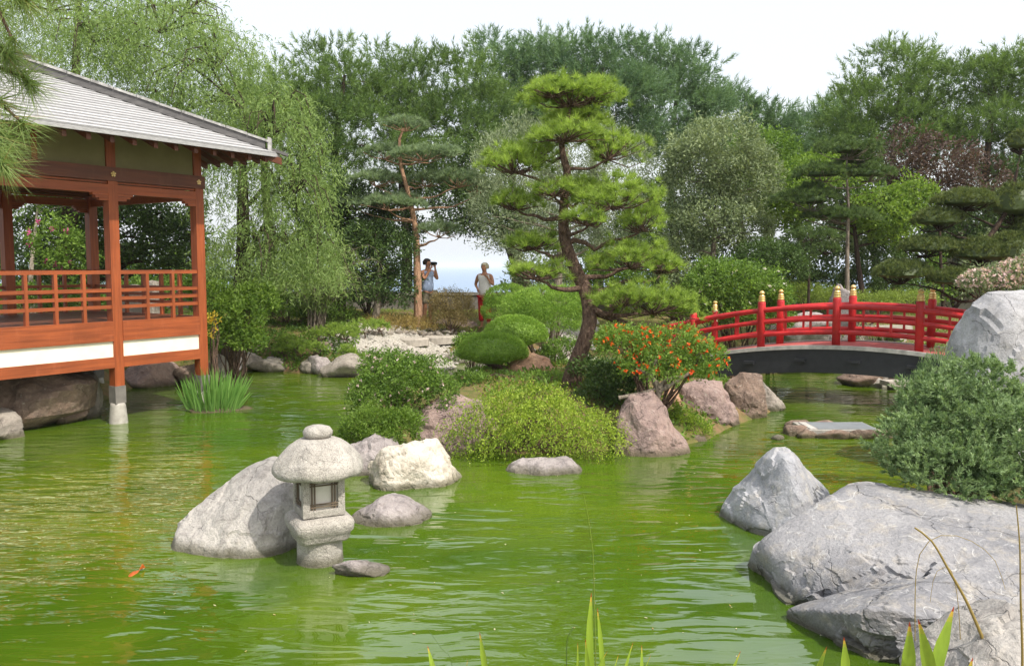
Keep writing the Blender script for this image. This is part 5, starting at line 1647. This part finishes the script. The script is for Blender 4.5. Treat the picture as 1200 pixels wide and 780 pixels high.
# ------------------------------------------------------------------ people
MAT['skin'] = plain_mat('tanned_skin', (196, 142, 112), (184, 130, 102), 0.55, 8.0, 0.35, bump=0.02)
MAT['shirt_blue'] = plain_mat('pale_blue_cotton', (176, 192, 222), (160, 178, 210), 0.9, 12.0, 0.2)
MAT['shirt_white'] = plain_mat('white_patterned_cotton', (246, 243, 240), (222, 216, 216), 0.9, 38.0, 0.2)
MAT['trouser_red'] = plain_mat('red_cotton', (196, 44, 48), (172, 34, 40), 0.9, 10.0, 0.2)
MAT['short_grey'] = plain_mat('khaki_cotton', (150, 142, 122), (136, 128, 108), 0.9, 10.0, 0.2)
MAT['hair_dark'] = plain_mat('dark_hair', (58, 46, 40), (40, 32, 28), 0.6, 30.0, 0.4, bump=0.5)
MAT['hair_blond'] = plain_mat('blond_hair', (232, 222, 200), (206, 190, 160), 0.6, 30.0, 0.4, bump=0.5)
MAT['eye'] = plain_mat('dark_eye', (40, 30, 26), (30, 24, 20), 0.3)
MAT['rubber'] = plain_mat('black_plastic', (30, 30, 32), (22, 22, 24), 0.45)
MAT['strap'] = plain_mat('brown_leather', (110, 64, 44), (88, 50, 34), 0.6)


def skin_mesh(name, verts, edges, mat, parent, root=0):
    me = bpy.data.meshes.new(name)
    me.from_pydata([v_[:3] for v_ in verts], edges, [])
    me.materials.append(mat)
    o = bpy.data.objects.new(name, me)
    COL.objects.link(o)
    o.parent = parent
    md = o.modifiers.new('skin', 'SKIN')
    md.use_smooth_shade = True
    md.branch_smoothing = 0.6
    if not me.skin_vertices:
        bm = bmesh.new()
        bm.from_mesh(me)
        bm.verts.layers.skin.verify()
        bm.to_mesh(me)
        bm.free()
    for sv, v_ in zip(me.skin_vertices[0].data, verts):
        r = v_[3]
        sv.radius = r if isinstance(r, tuple) else (r, r)
    me.skin_vertices[0].data[root].use_root = True
    sb = o.modifiers.new('subsurf', 'SUBSURF')
    sb.levels = sb.render_levels = 2
    return o


def person(label, loc, rz, H, arms, shirt, legs_mat, hair, hair_shape, long_legs, head_turn):
    """arms: for each side (elbow, wrist) in body units of the height; z measured as a share of H"""
    root = empty('person', loc, rz, label, 'person')
    V, E = [], []

    def add(x, y, z, r, par=None):
        V.append((x * H, y * H, z * H, r * H if not isinstance(r, tuple) else (r[0] * H, r[1] * H)))
        if par is not None:
            E.append((par, len(V) - 1))
        return len(V) - 1
    pel = add(0, 0, 0.53, (0.095, 0.065))
    wai = add(0, 0, 0.61, (0.082, 0.058), pel)
    che = add(0, 0.005, 0.72, (0.098, 0.066), wai)
    nec0 = add(0, 0.0, 0.815, (0.05, 0.04), che)
    nec = add(0, -0.004, 0.85, 0.030, nec0)
    hd = add(0, -0.010, 0.895, (0.046, 0.052), nec)
    tp_ = add(0, -0.006, 0.955, (0.046, 0.054), hd)
    add(0, -0.004, 0.985, (0.024, 0.028), tp_)
    ns = add(0, -0.062, 0.915, 0.010, hd)
    for s_ in (-1, 1):
        hip = add(s_ * 0.052, 0, 0.49, 0.056, pel)
        kn_ = add(s_ * 0.056, -0.006, 0.285, 0.036, hip)
        cal = add(s_ * 0.057, 0.008, 0.20, 0.033, kn_)
        ank = add(s_ * 0.058, 0.008, 0.045, 0.020, cal)
        he = add(s_ * 0.06, 0.0, 0.018, 0.020, ank)
        add(s_ * 0.066, -0.085, 0.014, 0.016, he)
        el, wr = arms[s_]
        sh_ = add(s_ * 0.108, 0.0, 0.80, 0.034, nec0)
        ua = add((s_ * 0.118 + el[0]) / 2, el[1] / 2, (0.79 + el[2]) / 2, 0.029, sh_)
        e_ = add(*el, 0.024, ua)
        fa = add(*(np.array(el) * 0.55 + np.array(wr) * 0.45), 0.022, e_)
        w_ = add(*wr, 0.015, fa)
        d = nrm(np.array(wr) - np.array(el))
        sd = nrm(np.cross(d, [0.2, 0.9, 0.3]))
        pal = np.array(wr) + d * 0.028
        pm = add(*pal, (0.021, 0.012), w_)
        for k, (off, ln) in enumerate(((-0.018, 0.036), (-0.006, 0.042), (0.006, 0.040), (0.018, 0.032))):
            b1 = pal + d * 0.016 + sd * off
            a1 = add(*b1, 0.0052, pm)
            cur = np.cross(sd, d)
            a2 = add(*(b1 + d * ln * 0.5 + cur * 0.004), 0.0048, a1)
            add(*(b1 + d * ln * 0.85 + cur * 0.014), 0.0042, a2)
        t1 = add(*(np.array(wr) + d * 0.016 - sd * 0.026), 0.0065, w_)
        add(*(np.array(wr) + d * 0.042 - sd * 0.034), 0.0055, t1)
    skin_mesh('body', V, E, MAT['skin'], root)
    # clothes follow the body a little outside it
    V, E = [], []
    a0 = add(0, 0, 0.475, (0.125, 0.09))
    a1 = add(0, 0, 0.61, (0.112, 0.08), a0)
    a2 = add(0, 0.005, 0.72, (0.124, 0.086), a1)
    a3 = add(0, 0.0, 0.805, (0.075, 0.055), a2)
    for s_ in (-1, 1):
        add(s_ * 0.098, 0, 0.80, 0.044, a3)
    skin_mesh('shirt', V, E, MAT[shirt], root)
    V, E = [], []
    a0 = add(0, 0, 0.535, (0.104, 0.074))
    for s_ in (-1, 1):
        h_ = add(s_ * 0.055, 0, 0.48, 0.066, a0)
        k_ = add(s_ * 0.058, -0.003, 0.30, 0.052 if long_legs else 0.060, h_)
        if long_legs:
            add(s_ * 0.058, 0.004, 0.10, 0.045, k_)
    skin_mesh('trousers', V, E, MAT[legs_mat], root)
    # head dressing
    hr = MB()
    d, f = ico(3)
    keep = hair_shape
    r3 = np.array([0.064, 0.072, 0.066]) * H
    v_ = d * r3 * (1 + 0.08 * fbm(d * 4, 3))[:, None] + np.array([0, 0.008, 0.938]) * H
    face = (d[:, 1] < -0.35) & (d[:, 2] < keep)
    v_[face] = v_[face] * 0.0 + (d[face] * r3 * 0.72 + np.array([0, 0.012, 0.938]) * H)
    low = d[:, 2] < -0.55
    v_[low, 2] = np.maximum(v_[low, 2], (0.938 - 0.036) * H)
    hr.add(v_, f)
    hr.build('hair', hair, root, True)
    for s_ in (-1, 1):
        MB().ball((s_ * 0.019 * H, -0.058 * H, 0.928 * H), 0.006 * H, 1).build('eye', MAT['eye'], root)
        MB().ball((s_ * 0.05 * H, 0.002 * H, 0.918 * H), 0.013 * H, 2, (0.4, 0.7, 1.1)).build('ear', MAT['skin'], root)
    MB().ball((0, -0.054 * H, 0.892 * H), 0.012 * H, 1, (1.2, 0.4, 0.35)).build('mouth', MAT['f_red'], root)
    return root


YP = 22.8
pw1 = A(568, 330, YP)
pw2 = A(501, 330, YP)
zg = CAMH - 1.40
g1, g2 = gz(pw1[0], pw1[1])[0], gz(pw2[0], pw2[1])[0]
person('woman in white sleeveless top and red trousers, one hand on her hip', (pw1[0], pw1[1], g1), math.radians(-28), 1.76,
       {-1: ((-0.185, 0.045, 0.665), (-0.105, -0.04, 0.60)), 1: ((0.155, -0.015, 0.66), (0.10, -0.095, 0.765))}, 'shirt_white', 'trouser_red', MAT['hair_blond'], 0.35, True, 0)
person('man in pale blue sleeveless shirt raising a camera to his eye', (pw2[0], pw2[1], g2), math.radians(48), 1.76,
       {-1: ((-0.125, -0.075, 0.69), (-0.035, -0.115, 0.865)), 1: ((0.125, -0.085, 0.69), (0.035, -0.125, 0.87))}, 'shirt_blue', 'short_grey', MAT['hair_dark'], 0.3, False, 0)
a = math.radians(48)
cl = np.array([pw2[0] + math.sin(a) * 0.128 * 1.76, pw2[1] - math.cos(a) * 0.128 * 1.76, g2 + 0.925 * 1.76])
root = empty('handheld_camera', tuple(cl), a, 'black camera held up to the face of the man in blue', 'camera')
MB().box((0, 0, 0), (0.13, 0.06, 0.085)).build('camera_body', MAT['rubber'], root)
MB().tube([(0, -0.03, 0), (0, -0.12, 0)], [0.036, 0.038], 14).build('lens', MAT['rubber'], root, False)
bg_ = MB().ball((0.15 * 1.76, 0.0, 0.50 * 1.7), 0.11, 2, (0.5, 1.0, 1.2), 0.1)
MAT['bag'] = MAT['strap']
bag = bg_.build('shoulder_bag', MAT['bag'], None, True)
bag.location = (pw1[0] + 0.05, pw1[1] + 0.08, g1)
tag(bag, 'brown bag hanging at the side of the woman in red trousers', 'bag')

# ------------------------------------------------------------------ koi
MAT['koi'] = plain_mat('orange_koi_skin', (190, 92, 30), (140, 66, 22), 0.35, 20.0)


def koi(label, u, v_, ln, rz, bend):
    p = W(u, v_)
    root = empty('koi', (p[0], p[1], 0.0), rz, label, 'fish')
    t_ = np.linspace(0, 1, 12)
    S_ = np.stack([(t_ - 0.5) * ln, bend * ln * np.sin(t_ * math.pi), np.full(12, -0.026)], 1)
    R = ln * 0.13 * np.interp(t_, [0, 0.1, 0.35, 0.8, 1], [0.25, 0.75, 1.0, 0.35, 0.15])
    MB().tube(S_, R, 12).build('body', MAT['koi'], root, True)
    e = S_[-1]
    MB().add([e, e + [0.16 * ln, 0.09 * ln, 0.02], e + [0.11 * ln, 0, 0.012], e + [0.16 * ln, -0.09 * ln, 0.02], e + [0, 0, -0.01]], [(0, 1, 2), (0, 2, 3), (4, 2, 1), (4, 3, 2)]).build('tail', MAT['koi'], root)
    MB().add([(-0.1 * ln, 0, R[4] * 0.6), (0.15 * ln, 0, R[4] * 0.4), (0.05 * ln, 0.004, R[4] + 0.015), (0.05 * ln, -0.004, R[4] + 0.015)], [(0, 1, 2), (1, 0, 3), (0, 2, 3), (1, 3, 2)]).build('dorsal_fin', MAT['koi'], root)


koi('orange koi curling at the surface beside the pale boulder', 166, 669, 0.3, math.radians(75), 0.12)

# ------------------------------------------------------------------ near bank: sword leaves and grass stems
t = NT('sword_leaf')
gpos = t.N('ShaderNodeAttribute', attribute_name='tint')
col = t.ramp(gpos.outputs['Fac'], [(0.0, s2l((104, 140, 40))), (0.7, s2l((150, 176, 62))), (0.86, s2l((200, 168, 70))), (1.0, s2l((170, 70, 34)))])
nz = t.noise(t.coord((30, 30, 2)), 3.0, 4)
col = t.mixc(0.25, col, nz, 'OVERLAY')
pb_ = t.pbr(col, 0.5, 0.4)
tr = t.N('ShaderNodeBsdfTranslucent')
t.L(col, tr.inputs['Color'])
mx = t.N('ShaderNodeMixShader')
mx.inputs[0].default_value = 0.3
t.L(pb_.outputs[0], mx.inputs[1])
t.L(tr.outputs[0], mx.inputs[2])
MAT['sword'] = t.done(mx)


def sword_clump(label, list_, Y, w):
    """list_: tip pixel (u, v) and the foot column u0"""
    u_m = np.mean([q_[2] for q_ in list_])
    base = on_ground(u_m, Y)
    root = plant('sword_leaf_plant', label, 'plant', base)
    for (u, v_, u0, ww) in list_:
        tip = A(u, v_, Y + rng.normal(0, .05))
        foot = on_ground(u0, Y)
        n = 36
        t_ = np.linspace(0, 1, n)
        S_ = foot + (tip - foot) * t_[:, None] + np.array([0.04, 0, 0]) * np.sin(t_ * math.pi)[:, None] * rng.normal()
        side = nrm(np.array([1.0, rng.normal(0, .35), 0.0]))
        W_ = w * ww * np.interp(t_, [0, 0.3, 0.8, 1], [1.0, 1.0, 0.7, 0.03])[:, None] / 2
        nrm_ = np.array([0, -1, 0.0])
        V = np.concatenate([S_ - side * W_, S_ - nrm_ * W_ * 0.35, S_ + side * W_])
        q2 = [(k * n + i, (k + 1) * n + i, (k + 1) * n + i + 1, k * n + i + 1) for k in (0, 1) for i in range(n - 1)]
        tint = np.tile(np.interp(t_[1:], [0, 0.9, 0.96, 1], [rng.uniform(0, .5), 0.62, 0.8, 1.0]), 2)
        MB().add(V, q2, tint).build('blade', MAT['sword'], root, True, origin=tuple(root.location))
    return root


sword_clump('tall pair of sword leaves with brown tips in the middle of the near bank', [(693, 694, 706, 1.0), (700, 712, 712, 0.7), (686, 748, 684, 0.7), (712, 762, 714, 0.5), (677, 752, 678, 0.4)], 3.7, 0.042)
sword_clump('low sword leaves beside the tall pair on the near bank', [(742, 752, 744, 0.6), (752, 755, 756, 0.6), (763, 766, 764, 0.45), (725, 766, 726, 0.4)], 3.6, 0.036)
sword_clump('slanting sword leaf standing alone over the pond', [(562, 740, 576, 1.0), (548, 772, 548, 0.3)], 3.6, 0.036)
sword_clump('single brown-tipped sword leaf on the near bank', [(501, 756, 500, 1.0)], 3.6, 0.034)
sword_clump('sword leaves before the foot of the great boulder', [(969, 757, 958, 0.8), (989, 746, 974, 1.0), (868, 762, 868, 0.5)], 3.1, 0.046)
sword_clump('bold sword leaves in front of the mottled near boulder', [(1066, 728, 1034, 1.2), (1076, 725, 1070, 1.2), (1118, 710, 1104, 1.2), (1140, 770, 1138, 1.0)], 2.7, 0.048)


def stem(name, label, pts, Y, r, mat):
    P = np.array([A(u, v_, Y) for u, v_ in pts])
    foot = np.array([P[-1][0], P[-1][1], gz(P[-1][0], P[-1][1])[0] - 0.02])
    P = np.vstack([P, foot])[::-1]
    S_ = smooth_path(P, 22)
    o = MB().tube(S_, np.linspace(r, r * 0.35, 22), 5, tint=0.5).build(name, MAT[mat], None, True, origin=tuple(foot))
    return tag(o, label, 'grass stem')


stem('grass_stem', 'long thin pale grass stem curving up over the open water', [(684, 578), (690, 610), (695, 650), (696, 690), (698, 780)], 3.6, 0.004, 'l_grass')
stem('grass_stem', 'brownish reed stem leaning over the great boulder', [(1072, 618), (1092, 634), (1112, 668), (1138, 716), (1160, 780)], 4.0, 0.012, 'l_dry')
stem('grass_stem', 'reddish upright reed rising before the great boulder', [(1191, 592), (1195, 640), (1196, 700), (1198, 780)], 3.6, 0.007, 'l_dry')
stem('grass_stem', 'short dark curved stem beside the tall sword leaves', [(673, 733), (665, 748), (664, 780)], 3.6, 0.004, 'n_dark')
stem('grass_stem', 'thin straw arching across the great boulder', [(1178, 690), (1165, 655), (1135, 632), (1100, 628), (1075, 660), (1072, 780)], 4.3, 0.0035, 'l_dry')
stem('grass_stem', 'thin straw bent over the foot of the great boulder', [(1090, 705), (1096, 672), (1112, 664), (1122, 700), (1126, 780)], 4.1, 0.003, 'l_dry')
stem('grass_stem', 'fine grass stalk left of the lone slanting leaf'.replace('left of', 'next to'), [(500, 735), (518, 760), (530, 780)], 3.6, 0.002, 'n_dark')

# ------------------------------------------------------------------ pine branch hanging into the view
base = np.array([-2.5, 2.0, 0.0])
base[2] = gz(base[0], base[1])[0] - 0.05
root = plant('overhanging_pine', 'long-needled pine branch hanging in front of the pavilion roof', 'pine tree', base)
tw, nb = MB(), MB()
YB = 2.5
tr_ = smooth_path([base, base + np.array([0.1, 0.1, 1.5]), base + np.array([0.0, 0.3, 3.2]), base + np.array([0.2, 0.4, 4.6])], 14)
tw.tube(tr_, np.linspace(0.16, 0.07, 14), 10)
br_ = [[base + np.array([0.05, 0.3, 2.4]), A(-120, 60, YB), A(-40, 95, YB), A(6, 125, YB), A(24, 142, YB)],
       [base + np.array([0.05, 0.3, 2.9]), A(-150, -40, YB), A(-60, -10, YB), A(0, 12, YB), A(14, 45, YB)],
       [A(-40, 95, YB), A(-10, 130, YB), A(4, 165, YB)],
       [A(-60, -10, YB), A(10, -30, YB), A(60, -22, YB)],
       [A(-60, -10, YB), A(-20, 40, YB + .05), A(8, 62, YB + .05)],
       [A(-40, 95, YB), A(-14, 78, YB + .08), A(22, 88, YB + .1), A(34, 98, YB + .1)],
       [A(-60, 60, YB - .1), A(-20, 150, YB - .1), A(2, 192, YB - .1)],
       [A(-60, -10, YB - .05), A(-20, -20, YB - .1), A(28, -2, YB - .1)]]
for i, b_ in enumerate(br_):
    S_ = smooth_path(b_, 14)
    tw.tube(S_, np.linspace(0.022 if i < 2 else 0.010, 0.004, 14), 7)
    n0 = 7 if i < 2 else 4
    for j, (c_, dd) in enumerate(zip(S_[n0:], np.gradient(S_, axis=0)[n0:])):
        m_ = 62 if j > len(S_) - n0 - 4 else 26
        D0 = nrm(dd)
        k = np.tile(D0, (m_, 1))
        D = nrm(k * rng.uniform(0.1, 1.0, m_)[:, None] + rdir(m_) * 0.9 + np.array([0.1, 0, -0.15]))
        needles(nb, c_ + rng.normal(0, 0.006, (m_, 3)), D, rng.uniform(0.08, 0.145, m_), 0.0026, rng.normal(0.6, 0.2, m_))
wood(tw, root, 'bark')
MAT['n_near'] = leaf_mat('long_pine_needles', (80, 106, 54), (146, 170, 102), 0.3, c=(160, 140, 96))
crown(nb, root, 'n_near')

# ------------------------------------------------------------------ leaves and specks floating on the pond
fl_ = MB()
n = 170
u, v_ = rng.uniform(0, 1000, n), 450 + 320 * rng.random(n) ** 1.3
PP = np.array([W(a_, b_, 0.004) for a_, b_ in zip(u, v_)])
keep = gz(PP[:, 0], PP[:, 1]) < -0.1
PP = PP[keep]
D = rdir(len(PP))
D[:, 2] *= 0.06
D = nrm(D)
S_ = nrm(np.cross(D, np.array([0, 0, 1.0])))
L_ = rng.uniform(0.01, 0.032, len(PP))[:, None]
fl_.add(np.stack([PP, PP + D * L_ * .5 + S_ * L_ * .22, PP + D * L_, PP + D * L_ * .5 - S_ * L_ * .22], 1).reshape(-1, 3), np.arange(4 * len(PP)).reshape(-1, 4), rng.random(len(PP)))
tag(fl_.build('floating_leaves', leaf_mat('fallen_leaf_flakes', (150, 120, 60), (214, 210, 190), 0.1)), 'tiny fallen leaves and specks afloat on the green water', 'leaves', kind='stuff')

# ------------------------------------------------------------------ summer haze
t = NT('haze_air')
pv_ = t.N('ShaderNodeVolumePrincipled')
pv_.inputs['Color'].default_value = (0.93, 0.96, 1.0, 1)
pv_.inputs['Density'].default_value = 0.0004
pv_.inputs['Anisotropy'].default_value = 0.2
t.L(pv_.outputs[0], t.out.inputs['Volume'])
hz = MB().box((0, 4480, 3.0), (19000, 9080, 26.0)).build('haze', t.m)
tag(hz, 'thin pale summer haze over the whole garden and sea', 'haze', kind='stuff')
sc.cycles.volume_bounces = 1
